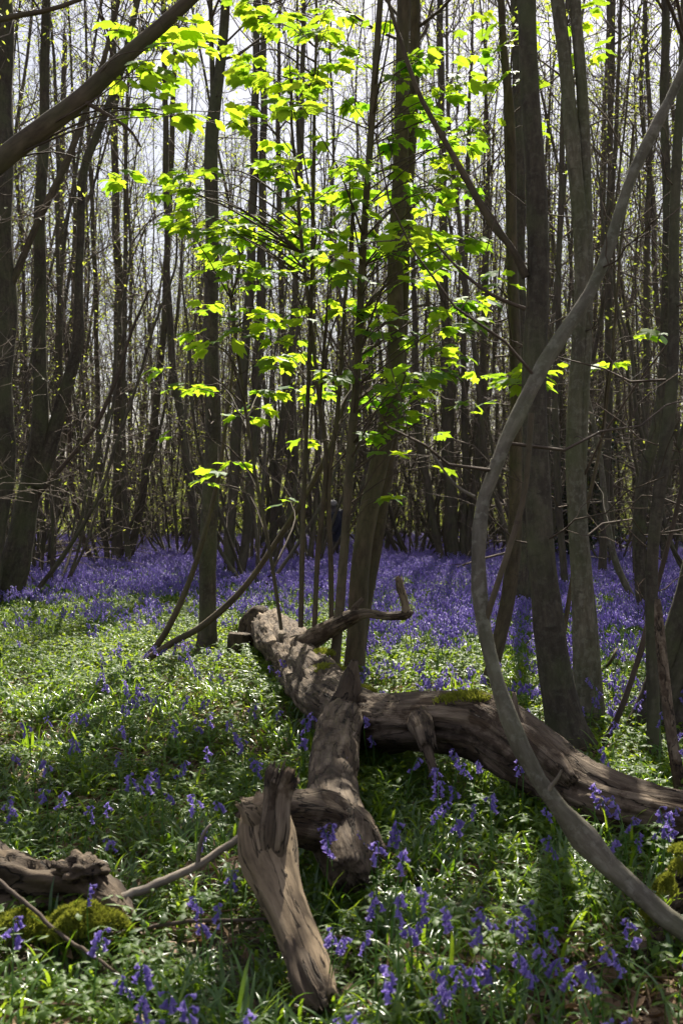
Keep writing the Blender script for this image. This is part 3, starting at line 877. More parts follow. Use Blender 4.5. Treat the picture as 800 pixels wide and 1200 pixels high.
def holly():
    b = on_ground(672, 666)
    root = empty('evergreen_bush', (b[0], b[1], 0))
    tag(root, 'dark evergreen bush in the shade behind the thick trunks', 'bush')
    w, l = MB(), MB()
    for i in range(7):
        az = i * 0.9
        rows = [np.array([math.cos(az) * 0.9 * f, math.sin(az) * 0.7 * f, 3.6 * f * (1 - .1 * (i % 3)), 0.035 * (1 - .8 * f)]) for f in np.linspace(0, 1, 6)]
        m_, pth, rad = stem_mesh(rows, 6, K=12)
        w.add(np.concatenate(m_.v), np.concatenate(m_.q), g=np.concatenate(m_.g))
        grow(w, l, pth, rad, 0.12, 0.99, 24, 0.95, nt=5, ntt=2, nl=2.5, lsize=0.075, elev=(-10, 50))
    w.build('branchwork', M['twig'], root)['kind'] = 'stuff'
    l.build('crown', M['holly'], root, smooth=False)['kind'] = 'stuff'
holly()

# ------------------------------------------------------------------ sycamore saplings with big backlit leaves
def maple_mesh(seed):
    rs = np.random.default_rng(seed)
    # palmate outline: angle (deg from the tip direction), radius
    half = [(0, 1.0), (6, 0.86), (12, 0.80), (17, 0.70), (23, 0.60), (33, 0.72), (41, 0.78), (47, 0.90), (54, 0.80), (62, 0.74), (72, 0.60), (86, 0.58), (98, 0.66), (112, 0.58), (135, 0.46), (160, 0.34)]
    pts = [(a, r) for a, r in half] + [(-a, r) for a, r in reversed(half[1:])]
    v = [(0, 0, 0)]
    for a, r in pts:
        r = r * rs.uniform(0.93, 1.07) * 0.62
        t = math.radians(a)
        x, y = math.sin(t) * r, math.cos(t) * r
        z = -0.42 * (x * x + y * y) + 0.14 * abs(math.sin(t * 2.2)) * r + rs.normal(0, .012)
        v.append((x, y, z))
    v = np.array(v); v[:, 1] += 0.2
    n = len(pts)
    t = [(0, 1 + (i + 1) % n, 1 + i) for i in range(n)]
    mb = MB(); mb.add(v, None, t, tint=0.5)
    me = mb.mesh('leaf', M['maple'])
    return me
MAPLE = [maple_mesh(i) for i in range(5)]

def sapling(name, label, stems, Y, H, sprays, max_leaf=300, mat='bark_brown', lsize=0.172, ydev=0.9):
    first = px_stem(stems[0], Y)
    base = np.array([first[0][0], first[0][1], 0.0])
    root = empty(name, base); tag(root, label, 'sapling')
    paths = []
    for i, rows in enumerate(stems):
        r = px_stem(rows, Y)
        r = extend(r, max(H * (1 - 0.18 * i), r[-1][2] + 0.01))
        mb, pth, rad = stem_mesh(r, 10, flare=0.2, base_z=r[0][2] < 0.4)
        mb.build('trunk' if i == 0 else 'stem', M[mat], root, base)
        paths.append((pth, rad))
    leafy(root, base, paths, Y, sprays, max_leaf, lsize, ydev)

def leafy(root, base, paths, Y, sprays, max_leaf=300, lsize=0.172, ydev=0.9):
    wood = MB()
    nodes = []
    for (px, py, n) in sprays:
        yy = Y + rng.normal(0, ydev * 0.6)
        tgt = P(px, py, yy)
        best = None
        for pth, rad in paths:
            dd = np.linalg.norm(pth[:, :2] - tgt[None, :2], axis=1)
            za = tgt[2] - 0.45 * dd + 0.0
            i = int(np.argmin(np.abs(pth[:, 2] - za)))
            sc = dd[i] + 1.6 * abs(pth[i, 2] - za[i])
            if best is None or sc < best[0]: best = (sc, pth[i], rad[i])
        b = best[1]
        L = np.linalg.norm(tgt - b)
        mid = b * 0.5 + tgt * 0.5 + np.array([0, 0, 0.10 * L]) + rng.normal(0, 0.04 * L, 3)
        path = spline([b, mid, tgt], 8)
        tubes(wood, path, np.linspace(min(0.012, 0.003 + 0.005 * L), 0.0022, 8), 4)
        dirv = tgt - mid; dirv[2] *= 0.3; dirv /= np.linalg.norm(dirv)
        for j in range(n):
            # opposite leaves at the last nodes, plus the tip
            f = 1.0 - 0.5 * (j // 2) * min(0.16 / max(L, .3), 0.25)
            p = path[-1] * f + path[4] * (1 - f) if f < 1 else path[-1]
            side = (-1) ** j
            ang = side * math.radians(rng.uniform(25, 95)) if j else rng.uniform(-0.4, 0.4)
            h = math.atan2(dirv[1], dirv[0]) + ang
            nodes.append((p, h, rng.uniform(0.05, 0.10)))
    leaves = []
    for p, h, pl in nodes:
        d = np.array([math.cos(h), math.sin(h), rng.uniform(-0.25, 0.35)])
        q = p + d * pl
        tubes(wood, np.stack([p, p * .5 + q * .5 + np.array([0, 0, .008]), q]), np.full(3, 0.0018), 3)
        leaves.append((q, h))
    wood.build('branchwork', M['twig'], root, base)['kind'] = 'stuff'
    rest = MB()
    order = np.argsort([l[0][1] for l in leaves])
    for c, k in enumerate(order):
        q, h = leaves[k]
        s = lsize * rng.uniform(0.5, 1.18)
        droop = math.radians(rng.normal(-15, 13)); roll = math.radians(rng.normal(0, 16))
        mt = Matrix.Translation(Vector(q - base)) @ Matrix.Rotation(h - math.pi / 2, 4, 'Z') @ Matrix.Rotation(droop, 4, 'X') @ Matrix.Rotation(roll, 4, 'Y') @ Matrix.Diagonal((s, s, s, 1))
        me = MAPLE[int(rng.integers(0, 5))]
        if c < max_leaf:
            o = bpy.data.objects.new('leaf', me)
            o.matrix_local = mt
            link(o, root)
        else:
            v = np.array([x.co[:] for x in me.vertices]); A = np.array(mt)
            t = np.array([p.vertices[:] for p in me.polygons])
            rest.add(v @ A[:3, :3].T + A[:3, 3], None, t, tint=rng.uniform(0.2, 0.8))
    if rest.n:
        o = rest.build('foliage', M['maple'], root)
        o['kind'] = 'stuff'

def boxes(lst):
    out = []
    for (x0, y0, x1, y1, n, k) in lst:
        for _ in range(n):
            out.append((rng.uniform(x0, x1), rng.uniform(y0, y1), int(rng.integers(max(2, k - 2), k + 2))))
    return out

sapling('sycamore_sapling', 'slender dark sapling spreading tiers of glowing green leaves by the twin stemmed tree',
        [[(391, 782, 14), (397, 720, 13), (406, 620, 12), (411, 520, 11.5), (418, 430, 11), (424, 330, 10), (431, 200, 9), (439, 90, 9), (446, 0, 8)]], 8.0, 6.6,
        boxes([(435, 60, 565, 330, 36, 7), (400, 180, 470, 330, 12, 6), (430, 330, 565, 480, 30, 6), (430, 440, 520, 590, 9, 4), (400, -60, 520, 60, 6, 5), (330, 60, 420, 200, 8, 6)])
        + [(498, 150, 5), (515, 185, 6), (540, 165, 5), (505, 240, 5), (455, 300, 5)])
sapling('sycamore_sapling', 'cluster of thin upright suckers bearing most of the bright leaves above the log',
        [[(352, 735, 7), (354, 640, 7), (358, 540, 6), (362, 420, 6), (366, 300, 5), (368, 180, 5)],
         [(368, 735, 7), (372, 650, 7), (379, 590, 7), (382, 530, 6), (374, 470, 6), (364, 380, 5), (352, 270, 5)],
         [(388, 728, 7), (387, 660, 7), (385, 600, 6), (387, 550, 6), (396, 480, 6), (402, 380, 5)],
         [(330, 738, 5), (318, 660, 5), (300, 560, 4), (285, 460, 4), (270, 350, 4)]], 8.3, 5.8,
        boxes([(280, 0, 420, 100, 24, 7), (245, 190, 420, 330, 42, 7), (175, 195, 290, 300, 12, 6), (270, 330, 470, 510, 26, 6), (225, 280, 330, 420, 6, 4), (280, 100, 350, 200, 9, 6)])
        + [(190, 432, 5), (212, 452, 6), (240, 452, 5), (285, 488, 5), (262, 402, 4), (240, 355, 4), (245, 406, 4), (275, 541, 6), (255, 552, 4), (240, 566, 3), (340, 587, 4), (355, 516, 4), (300, 458, 5), (320, 420, 5), (345, 398, 5), (140, 210, 5), (300, 330, 5), (205, 508, 2), (375, 450, 5)])
sapling('sycamore_sapling', 'young leafy shoot spreading green leaves behind the thick dark trunk',
        [[(640, 790, 8), (636, 700, 8), (625, 600, 7), (612, 500, 6), (600, 400, 6), (595, 280, 5), (592, 150, 5)],
         [(652, 790, 7), (675, 650, 6), (700, 540, 5), (712, 460, 4)]], 8.8, 5.6,
        boxes([(560, 425, 640, 470, 5, 5), (570, 90, 620, 150, 5, 5), (570, 315, 610, 340, 2, 5), (540, 0, 620, 90, 5, 5)])
        + [(600, 440, 6), (620, 448, 5), (642, 430, 4), (700, 430, 5), (718, 426, 4), (745, 394, 4), (765, 392, 3), (670, 30, 5), (700, 60, 5), (655, 70, 5), (690, 10, 5)])
leafy(BOUGH[0], np.array(BOUGH[0].location), [BOUGH[1]], BOUGH[2],
      boxes([(105, 0, 230, 60, 8, 5), (140, 60, 235, 130, 8, 5), (200, 100, 260, 170, 3, 4)]) + [(140, 208, 5), (170, 45, 5)], ydev=0.5, lsize=0.15)

# ------------------------------------------------------------------ fallen tree
def fallen_tree():
    base = P(410, 838, 6.04); base[2] = 0
    root = empty('fallen_tree', base)
    tag(root, 'weathered fallen tree with arching limb lying through the bluebells', 'fallen tree')
    def limb(name, rows, mat, S=36, K=70, amp=0.10, cracks=4, seed=0, k=0.12, f1=8, f2=26, ridge=0.08, jag=0.35, under=None):
        r = [np.array([*P(a, b, y), w * .5 * y / F]) for a, b, y, w in rows]
        s = spline(r, K)
        mb = MB()
        rad = s[:, 3] * 0.92
        tubes(mb, s[:, :3], rad, S, k=k, cap=True, jag=jag, disp=wood_disp(amp, f1, f2, cracks, seed, ridge))
        if jag >= 0.3 and name not in ('trunk', 'limb'):      # torn fibres at the break
            e = 0 if name in ('broken_limb',) else K - 1
            d = s[e, :3] - s[1 if e == 0 else K - 3, :3]; d /= np.linalg.norm(d)
            n = 16
            off = rng.normal(0, 1, (n, 3)); off -= d * (off @ d)[:, None]
            off /= np.linalg.norm(off, axis=1, keepdims=True)
            p0 = s[e, :3] + off * rad[e] * rng.uniform(.55, 1.0, (n, 1)) - d * rad[e] * .5
            p1 = p0 + d * rad[e] * rng.uniform(.7, 1.7, (n, 1)) + off * rad[e] * rng.uniform(-.1, .15, (n, 1))
            tubes(mb, np.stack([p0, p0 * .5 + p1 * .5, p1], 1), np.stack([np.full(n, rad[e] * .16), np.full(n, rad[e] * .10), np.full(n, .0008)], 1), 5)
        return mb.build(name, M[mat], under or root, base)
    trunk = limb('trunk', [(318, 738, 10.3, 50), (328, 750, 9.7, 58), (342, 768, 8.8, 63), (360, 792, 7.6, 68), (382, 816, 6.75, 76), (410, 838, 6.1, 80), (442, 848, 5.7, 74), (482, 848, 5.4, 70),
                   (530, 850, 5.24, 76), (575, 860, 5.12, 86), (620, 888, 4.93, 88), (665, 920, 4.7, 80), (720, 945, 4.48, 76), (800, 962, 4.33, 74), (880, 972, 4.2, 70), (960, 978, 4.1, 62)], 'deadwood', 64, 220, 0.15, 8, 1, f1=9, f2=34)
    limb('limb', [(410, 836, 6.05, 44), (400, 850, 5.6, 60), (393, 875, 5.2, 62), (389, 905, 4.75, 60), (388, 935, 4.35, 64), (394, 965, 4.05, 74), (404, 1002, 3.82, 66), (410, 1025, 3.7, 50)], 'deadwood', 48, 110, 0.14, 5, 2, f1=9, f2=34)
    limb('cross_limb', [(284, 946, 3.72, 26), (310, 952, 3.74, 52), (345, 958, 3.8, 66), (385, 968, 3.95, 70), (415, 985, 4.0, 64), (436, 1005, 4.0, 40)], 'deadwood', 36, 60, 0.18, 4, 3, ridge=0.2)
    bl = limb('broken_limb', [(318, 946, 3.6, 44), (312, 972, 3.52, 66), (314, 1003, 3.43, 68), (324, 1035, 3.34, 56), (338, 1070, 3.22, 48), (352, 1105, 3.11, 48), (366, 1140, 3.0, 48), (380, 1172, 2.93, 36)], 'splitwood', 44, 90, 0.16, 6, 4, 0.09, 9, 28, 0.15, 0.3)
    limb('shoulder', [(314, 985, 3.47, 40), (300, 962, 3.47, 34), (291, 950, 3.49, 24), (284, 943, 3.5, 14)], 'splitwood', 28, 30, 0.16, 3, 14, 0.09, 9, 28, 0.12, 0.4, under=bl)
    limb('stub', [(320, 1010, 3.37, 26), (322, 975, 3.385, 38), (325, 942, 3.42, 34), (328, 922, 3.44, 38), (331, 912, 3.45, 44)], 'deadwood', 32, 40, 0.16, 5, 5, 0.08, 10, 30, 0.18, 0.35, under=bl)
    limb('hollow_shade', [(344, 1105, 3.07, 22), (355, 1138, 2.97, 34), (368, 1168, 2.91, 36), (376, 1182, 2.88, 20)], 'rotten', 28, 36, 0.3, 5, 15, 0.1, 12, 30, 0.25, 0.5, under=bl)  # solid dark piece standing in for the shaded hollow in the limb
    limb('stub', [(402, 832, 5.75, 40), (408, 812, 5.78, 30), (411, 795, 5.8, 24), (415, 776, 5.8, 9)], 'rotten', 20, 24, 0.2, 3, 6)
    br = limb('branch', [(346, 764, 8.3, 34), (366, 748, 8.0, 27), (388, 735, 7.9, 24), (410, 724, 7.85, 21), (428, 719, 7.8, 13), (452, 722, 7.75, 11), (474, 721, 7.7, 13), (481, 716, 7.7, 9)], 'deadwood', 16, 40, 0.12, 2, 7)
    limb('twig', [(476, 722, 7.7, 12), (474, 706, 7.7, 10), (469, 690, 7.7, 11), (467, 678, 7.7, 9)], 'splitwood', 12, 16, 0.12, 2, 8, under=br)
    limb('twig', [(408, 728, 7.85, 12), (416, 712, 7.85, 9), (424, 702, 7.85, 5)], 'deadwood', 10, 12, 0.12, 0, 9, under=br)
    co = limb('collar', [(491, 846, 5.15, 34), (496, 858, 5.04, 28), (499, 868, 5.0, 25), (500, 872, 4.99, 22)], 'deadwood', 20, 14, 0.1, 2, 10)
    limb('hanging_stick', [(497, 864, 5.02, 13), (501, 880, 4.97, 13), (506, 898, 4.93, 11), (511, 918, 4.9, 11), (515, 938, 4.87, 7)], 'deadwood', 12, 24, 0.12, 1, 11, under=co)
    limb('splinter', [(622, 880, 4.80, 30), (610, 858, 4.84, 22), (604, 836, 4.86, 13), (602, 812, 4.88, 5)], 'deadwood', 14, 24, 0.22, 3, 12)
    limb('bark_flap', [(600, 852, 4.86, 20), (625, 872, 4.74, 30), (650, 895, 4.6, 30), (668, 914, 4.52, 18)], 'deadwood', 18, 30, 0.18, 4, 13)
    # moss pads on top of the trunk
    for (px, py, Y, rx, ry, rz) in [(552, 816, 5.16, .17, .075, .022), (384, 783, 6.85, .11, .13, .022), (423, 808, 6.05, .07, .08, .02), (378, 764, 7.5, .07, .10, .02)]:
        mb = MB(); moss_pad(mb, P(px, py, Y), rx, ry, rz, 900)
        mb.build('moss', M['moss'], trunk, base, smooth=False)

def moss_pad(mb, c, rx, ry, rz, n, blade=0.014):
    u = rng.uniform(0, 1, n) ** 0.5; a = rng.uniform(0, 6.28, n)
    lump = 1 + 0.25 * np.sin(a * 3 + 1) + 0.15 * np.sin(a * 5)
    x, y = u * np.cos(a) * rx * lump, u * np.sin(a) * ry * lump
    z = rz * (np.sqrt(np.clip(1 - u ** 2, 0, 1)) * 1.6 - 0.6) * (1 + .35 * np.sin(x * 60) * np.cos(y * 55)) - x * x / (rx * 10)
    p = np.stack([x, y, z], 1) + c
    d = rng.normal(0, 0.6, (n, 3)); d[:, 2] = np.abs(d[:, 2]) + 0.7
    d += np.stack([x / rx, y / ry, np.zeros(n)], 1) * 0.8
    d /= np.linalg.norm(d, axis=1, keepdims=True)
    s = rng.normal(0, 1, (n, 3)); s -= d * (s * d).sum(1, keepdims=True); s /= np.linalg.norm(s, axis=1, keepdims=True)
    b = blade * rng.uniform(0.6, 1.4, n)[:, None]
    v = np.stack([p - s * b * 0.35 - d * b, p + s * b * 0.35 - d * b, p + d * b], 1)
    mb.add(v, None, np.arange(n * 3).reshape(n, 3), tint=np.repeat(rng.uniform(0, 1, n), 3))
fallen_tree()

def blob(c, r, seed, amp=0.35, f=4.0, su=28, sv=18):
    """lumpy rotted mass; returns MB"""
    mb = MB()
    u = np.linspace(0, 2 * math.pi, su, endpoint=False); w = np.linspace(0.02, math.pi - 0.02, sv)
    U, W = np.meshgrid(u, w)
    d = np.stack([np.cos(U) * np.sin(W), np.sin(U) * np.sin(W), np.cos(W)], -1)
    n = np.array([mnoise.fractal(Vector(p * f * 0.5) + Vector((seed, seed * 2, 0)), 0.8, 2.0, 4) for p in d.reshape(-1, 3)]).reshape(sv, su)
    v = np.asarray(c) + d * np.asarray(r) * (1 + amp * n)[..., None]
    i = np.arange(sv - 1)[:, None] * su + np.arange(su)[None]
    j = np.arange(sv - 1)[:, None] * su + (np.arange(su)[None] + 1) % su
    q = np.stack([i, i + su, j + su, j], -1).reshape(-1, 4)
    mb.add(v, q)
    return mb

def rotten_things():
    # rotten log by the sticks
    base = P(60, 1085, 3.5); base[2] = 0
    root = empty('rotten_log', base)
    tag(root, 'crumbling brown rotten log with a bright moss cushion', 'log')
    rows = [(-150, 1040, 3.75, 84), (-60, 1043, 3.7, 84), (0, 1046, 3.62, 80), (50, 1044, 3.58, 72), (95, 1046, 3.54, 62), (130, 1062, 3.48, 44), (158, 1082, 3.42, 22)]
    r = [np.array([*P(a, b, y), w * .5 * y / F]) for a, b, y, w in rows]
    s = spline(r, 70); mb = MB()
    tubes(mb, s[:, :3], s[:, 3], 44, k=0.25, cap=True, disp=wood_disp(0.5, 11, 32, 7, 21, 0.2))
    mb.build('trunk', M['rotten'], root, base)
    mb = blob(P(95, 1018, 3.5), (0.075, 0.07, 0.04), 3, 0.6); mb.build('knob', M['rotten'], root, base)
    mb = MB(); moss_pad(mb, P(98, 1080, 3.30), .115, .08, .05, 4600, 0.009); mb.build('moss', M['moss'], root, base, smooth=False)
    mb = MB(); moss_pad(mb, P(20, 1088, 3.30), .11, .06, .05, 1800, 0.012); mb.build('moss', M['moss'], root, base, smooth=False)
    # mossy stump
    base = P(822, 1100, 3.52); base[2] = 0
    root = empty('mossy_stump', base)
    tag(root, 'dark old stump with moss at the foot of the pale bent stem', 'stump')
    rows = [np.array([*(base + np.array([dx, dy, z])), rr]) for dx, dy, z, rr in [(.02, 0, -.1, .15), (.02, 0, .06, .12), (0.03, .01, .2, .095), (0.035, .0, .32, .08), (.03, 0, .41, .05)]]
    s = spline(rows, 40); mb = MB()
    tubes(mb, s[:, :3], s[:, 3], 40, k=0.3, cap=True, disp=wood_disp(0.40, 8, 24, 5, 22)); mb.build('trunk', M['rotten'], root, base)
    for (px, py, Y, rx, ry, rz, n) in [(778, 1040, 3.44, .05, .04, .07, 1100), (797, 996, 3.46, .05, .05, .03, 600), (765, 1072, 3.42, .06, .05, .06, 900), (792, 1018, 3.42, .03, .03, .05, 500)]:
        mb = MB(); moss_pad(mb, P(px, py, Y), rx * .7, ry * .7, rz * .6, n, 0.008); mb.build('moss', M['moss'], root, base, smooth=False)
    # low root running over the soil
    rows = [(815, 1090, 3.5, 50), (780, 1105, 3.4, 40), (745, 1120, 3.3, 30), (712, 1132, 3.25, 22), (690, 1140, 3.22, 12)]
    r = [np.array([*P(a, b, y), w * .5 * y / F]) for a, b, y, w in rows]
    s = spline(r, 36); mb = MB()
    tubes(mb, s[:, :3], s[:, 3], 24, cap=True, disp=wood_disp(0.25, 10, 30, 3, 23)); mb.build('root', M['rotten'], root, base)
    # broken stump behind the log's far end
    base = P(300, 775, 10.6); base[2] = 0
    root = empty('broken_stump', base)
    tag(root, 'dark jagged broken stump behind the thick end of the fallen tree', 'stump')
    rows = [np.array([*P(a, b, y), w * .5 * y / F]) for a, b, y, w in [(297, 770, 10.5, 46), (298, 750, 10.5, 44), (303, 732, 10.5, 40), (308, 718, 10.5, 26), (312, 712, 10.5, 8)]]
    s = spline(rows, 30); mb = MB()
    tubes(mb, s[:, :3], s[:, 3], 28, cap=True, disp=wood_disp(0.35, 6, 18, 5, 24)); mb.build('trunk', M['rotten'], root, base)
    rows = [np.array([*P(a, b, y), w * .5 * y / F]) for a, b, y, w in [(279, 778, 10.1, 22), (280, 760, 10.1, 25), (281, 742, 10.1, 24)]]
    s = spline(rows, 16); mb = MB()
    tubes(mb, s[:, :3], s[:, 3], 18, cap=True, disp=wood_disp(0.2, 6, 18, 3, 25)); mb.build('splinter', M['rotten'], root, base)
    # broken pale stub standing by the kinked stem
    base = P(796, 945, 4.9); base[2] = 0
    root = empty('snapped_dead_tree', base)
    tag(root, 'snapped pale dead stem with splintered top, before the dark kinked stem', 'stump')
    rows = [np.array([*P(a, b, y), w * .5 * y / F]) for a, b, y, w in [(806, 970, 4.9, 20), (795, 915, 4.95, 17), (785, 850, 5.0, 15), (777, 780, 5.05, 14), (772, 730, 5.08, 13), (770, 702, 5.1, 8)]]
    mb, _, _ = stem_mesh(rows, 10, flare=.2); mb.build('trunk', M['deadwood'], root, base)
rotten_things()

def sticks():
    def st(label, rows, mat='stick', extra=()):
        r = [np.array([*P(a, b, y), w * .5 * y / F]) for a, b, y, w in rows]
        s = spline(r, 26); mb = MB()
        s[:, :3] += rng.normal(0, 0.0015, (26, 3))
        tubes(mb, s[:, :3], np.maximum(s[:, 3], .002), 8, cap=True)
        for e in extra:
            r = [np.array([*P(a, b, y), w * .5 * y / F]) for a, b, y, w in e]
            s = spline(r, 10); tubes(mb, s[:, :3], np.maximum(s[:, 3], .0015), 6, cap=True)
        o = mb.build('fallen_stick', M[mat], None, P(*rows[0][:3]))
        tag(o, label, 'stick')
    G = lambda a, b, w, h=.03: (a, b, F * (CAMZ - h) / (b - 600), w)
    st('grey bare stick propped between the rotten log and the broken limb', [(136, 1056, 3.48, 12), (180, 1037, 3.55, 11), (225, 1018, 3.62, 10), (262, 994, 3.68, 9), (300, 968, 3.76, 8)], 'stick',
       [[(232, 1014, 3.63, 6), (234, 992, 3.64, 5), (240, 975, 3.64, 4), (247, 966, 3.64, 3)]])
    st('thin dark twig lying low in front of the moss cushion', [G(100, 1100, 5, .08), G(160, 1090, 5, .09), G(220, 1080, 5, .10), G(290, 1078, 4, .1), G(350, 1072, 3, .1)], 'twig')
    st('thin dark twig slanting across the rotten log', [(-20, 1018, 3.45, 6), (30, 1058, 3.3, 5), (75, 1098, 3.2, 5), (120, 1128, 3.1, 4), (150, 1148, 3.05, 3)], 'twig')
    st('long pale stick on the bluebells behind the two joined stems', [G(640, 697, 6), G(665, 690, 6), G(700, 688, 6), G(740, 697, 5)], 'stick')
    st('pale stick sloping under the longer one amid bluebells', [G(668, 694, 4), G(695, 700, 5), G(725, 712, 4)], 'stick')
    st('short pale stick beside the bent foot of the slim leaning trunk', [G(588, 731, 6), G(610, 740, 6), G(628, 750, 5)], 'stick')
    st('brown stick lying in the lit leaves behind the thick trunk', [G(640, 778, 6), G(690, 788, 6), G(740, 806, 5)], 'bark_brown', [[G(700, 790, 4), (715, 775, 8.4, 4), (722, 760, 8.4, 3)]])
    st('stick resting at the foot of the dark leaning tree', [G(0, 722, 6), G(30, 723, 6), G(66, 726, 5)], 'rotten')
    st('low stick half sunk in the glade leaves', [G(-5, 738, 4), G(40, 745, 4), G(85, 752, 3)], 'rotten')
    for i in range(9):
        a = rng.uniform(40, 70); b = rng.uniform(634, 652); y = F * CAMZ / (b + 12 - 600)
        r = [(a, b, y, 5), (a + rng.uniform(15, 30), b + rng.uniform(-7, 5), y, 5), (a + rng.uniform(35, 70), b + rng.uniform(-8, 8), y + rng.uniform(-1, 1), 3)]
        s = spline([np.array([*P(p, q, yy), w * .5 * yy / F]) for p, q, yy, w in r], 12); mb = MB()
        tubes(mb, s[:, :3], np.maximum(s[:, 3], .004), 6, cap=True)
        tag(mb.build('brushwood_stick', M['stick'], None, s[0, :3]), 'pale branch in the brushwood heap behind the dark leaning tree', 'stick', 'branches of the brushwood heap')
    for i in range(7):
        a = rng.uniform(490, 525); b = rng.uniform(645, 660); y = F * CAMZ / (b + 4 - 600)
        r = [(a, b, y, 4), (a + 12, b - rng.uniform(3, 9), y, 4), (a + rng.uniform(20, 32), b - rng.uniform(2, 18), y, 3)]
        s = spline([np.array([*P(p, q, yy), w * .5 * yy / F]) for p, q, yy, w in r], 10); mb = MB()
        tubes(mb, s[:, :3], np.maximum(s[:, 3], .004), 6, cap=True)
        tag(mb.build('brushwood_stick', M['stick'], None, s[0, :3]), 'dead branch leaning by the flared stool of the bluebell clearing', 'stick', 'dead branches at the flared stool')
sticks()

# ------------------------------------------------------------------ plants of the woodland floor
def strap_leaf(mb, base, az, L, w, rise, droop, tint, K=7):
    """arching strap leaf folded along its keel"""
    s = np.linspace(0, 1, K)
    r = L * (0.75 * s * math.cos(rise) + 0.25 * s ** 2 * droop)
    z = L * (s * math.sin(rise) - 0.55 * droop * s ** 2.2)
    ca, sa = math.cos(az), math.sin(az)
    c = np.stack([base[0] + ca * r, base[1] + sa * r, base[2] + z], 1)
    ww = w * np.array([0.55, 0.9, 1.0, 1.0, 0.85, 0.55, 0.06])[:K]
    sd = np.array([-sa, ca, 0])
    l = c + sd * ww[:, None] * 0.5 + np.array([0, 0, 1]) * ww[:, None] * 0.22
    r_ = c - sd * ww[:, None] * 0.5 + np.array([0, 0, 1]) * ww[:, None] * 0.22
    v = np.concatenate([l, c, r_])
    q = []
    for i in range(K - 1):
        q.append((i, i + 1, K + i + 1, K + i)); q.append((K + i, K + i + 1, 2 * K + i + 1, 2 * K + i))
    mb.add(v, q, tint=tint)

def bell(mb, p, d, L, hi=True, mi=0, tint=.5):
    """nodding bell flower opening along d"""
    d = d / np.linalg.norm(d)
    u = np.cross(d, [0.3, 0.2, 1.0]); u /= np.linalg.norm(u); w = np.cross(d, u)
    if hi:
        S = 6
        prof = [(0, .10), (.18, .24), (.6, .26), (.88, .30), (1.0, .48), (.93, .56)]
    else:
        S = 4
        prof = [(0, .12), (.35, .30), (1.0, .46)]
    a = np.arange(S) / S * 6.2832
    v = np.concatenate([p + d * L * s + L * r * (np.cos(a)[:, None] * u + np.sin(a)[:, None] * w) for s, r in prof])
    q = [(k * S + i, k * S + (i + 1) % S, (k + 1) * S + (i + 1) % S, (k + 1) * S + i) for k in range(len(prof) - 1) for i in range(S)]
    mb.add(v, q, tint=tint, mi=mi)

def bluebell_geo(seed, hi=True):
    """stalk, flower head and leaves of one bluebell"""
    rs = np.random.default_rng(seed)
    h = rs.uniform(0.28, 0.39); az = rs.uniform(0, 6.28)
    d = np.array([math.cos(az), math.sin(az), 0])
    K = 9 if hi else 5
    s = np.linspace(0, 1, K)
    bend = rs.uniform(.015, .04)
    pth = np.stack([d[0] * bend * s ** 3 * 1.6, d[1] * bend * s ** 3 * 1.6, h * s - 0.02 * s ** 6], 1)
    st = MB(); tubes(st, pth, np.linspace(.0036, .0018, K), 5 if hi else 3, tint=rs.uniform(.2, .8))
    fl = MB()
    nb = int(rs.integers(7, 11))
    for i in range(nb):
        f = 0.79 + 0.21 * i / (nb - 1)
        j = f * (K - 1); k = min(int(j), K - 2)
        p = pth[k] * (1 - (j - k)) + pth[k + 1] * (j - k)
        side = rs.uniform(-2.2, 2.2)
        a2 = az + side
        o = np.array([math.cos(a2), math.sin(a2), 0])
        q = p + o * rs.uniform(.010, .018) + np.array([0, 0, .004])
        if hi: tubes(fl, np.stack([p, p * .5 + q * .5 + [0, 0, .004], q]), np.full(3, .0011), 3, tint=.3)
        dn = np.array([o[0] * .45, o[1] * .45, -1.0 + (0.5 if i > nb - 3 else 0)]) + rs.normal(0, .15, 3)
        bell(fl, q, dn, rs.uniform(.017, .022) * (0.75 if i == nb - 1 else 1), hi, tint=rs.uniform(0.1, .9))
    lv = []
    for i in range(int(rs.integers(3, 5))):
        m = MB()
        strap_leaf(m, np.array([0, 0, -.01]), rs.uniform(0, 6.28), rs.uniform(.20, .32), rs.uniform(.010, .015), rs.uniform(.7, 1.25), rs.uniform(.4, .95), rs.uniform(0, 1))
        lv.append(m)
    return st, fl, lv

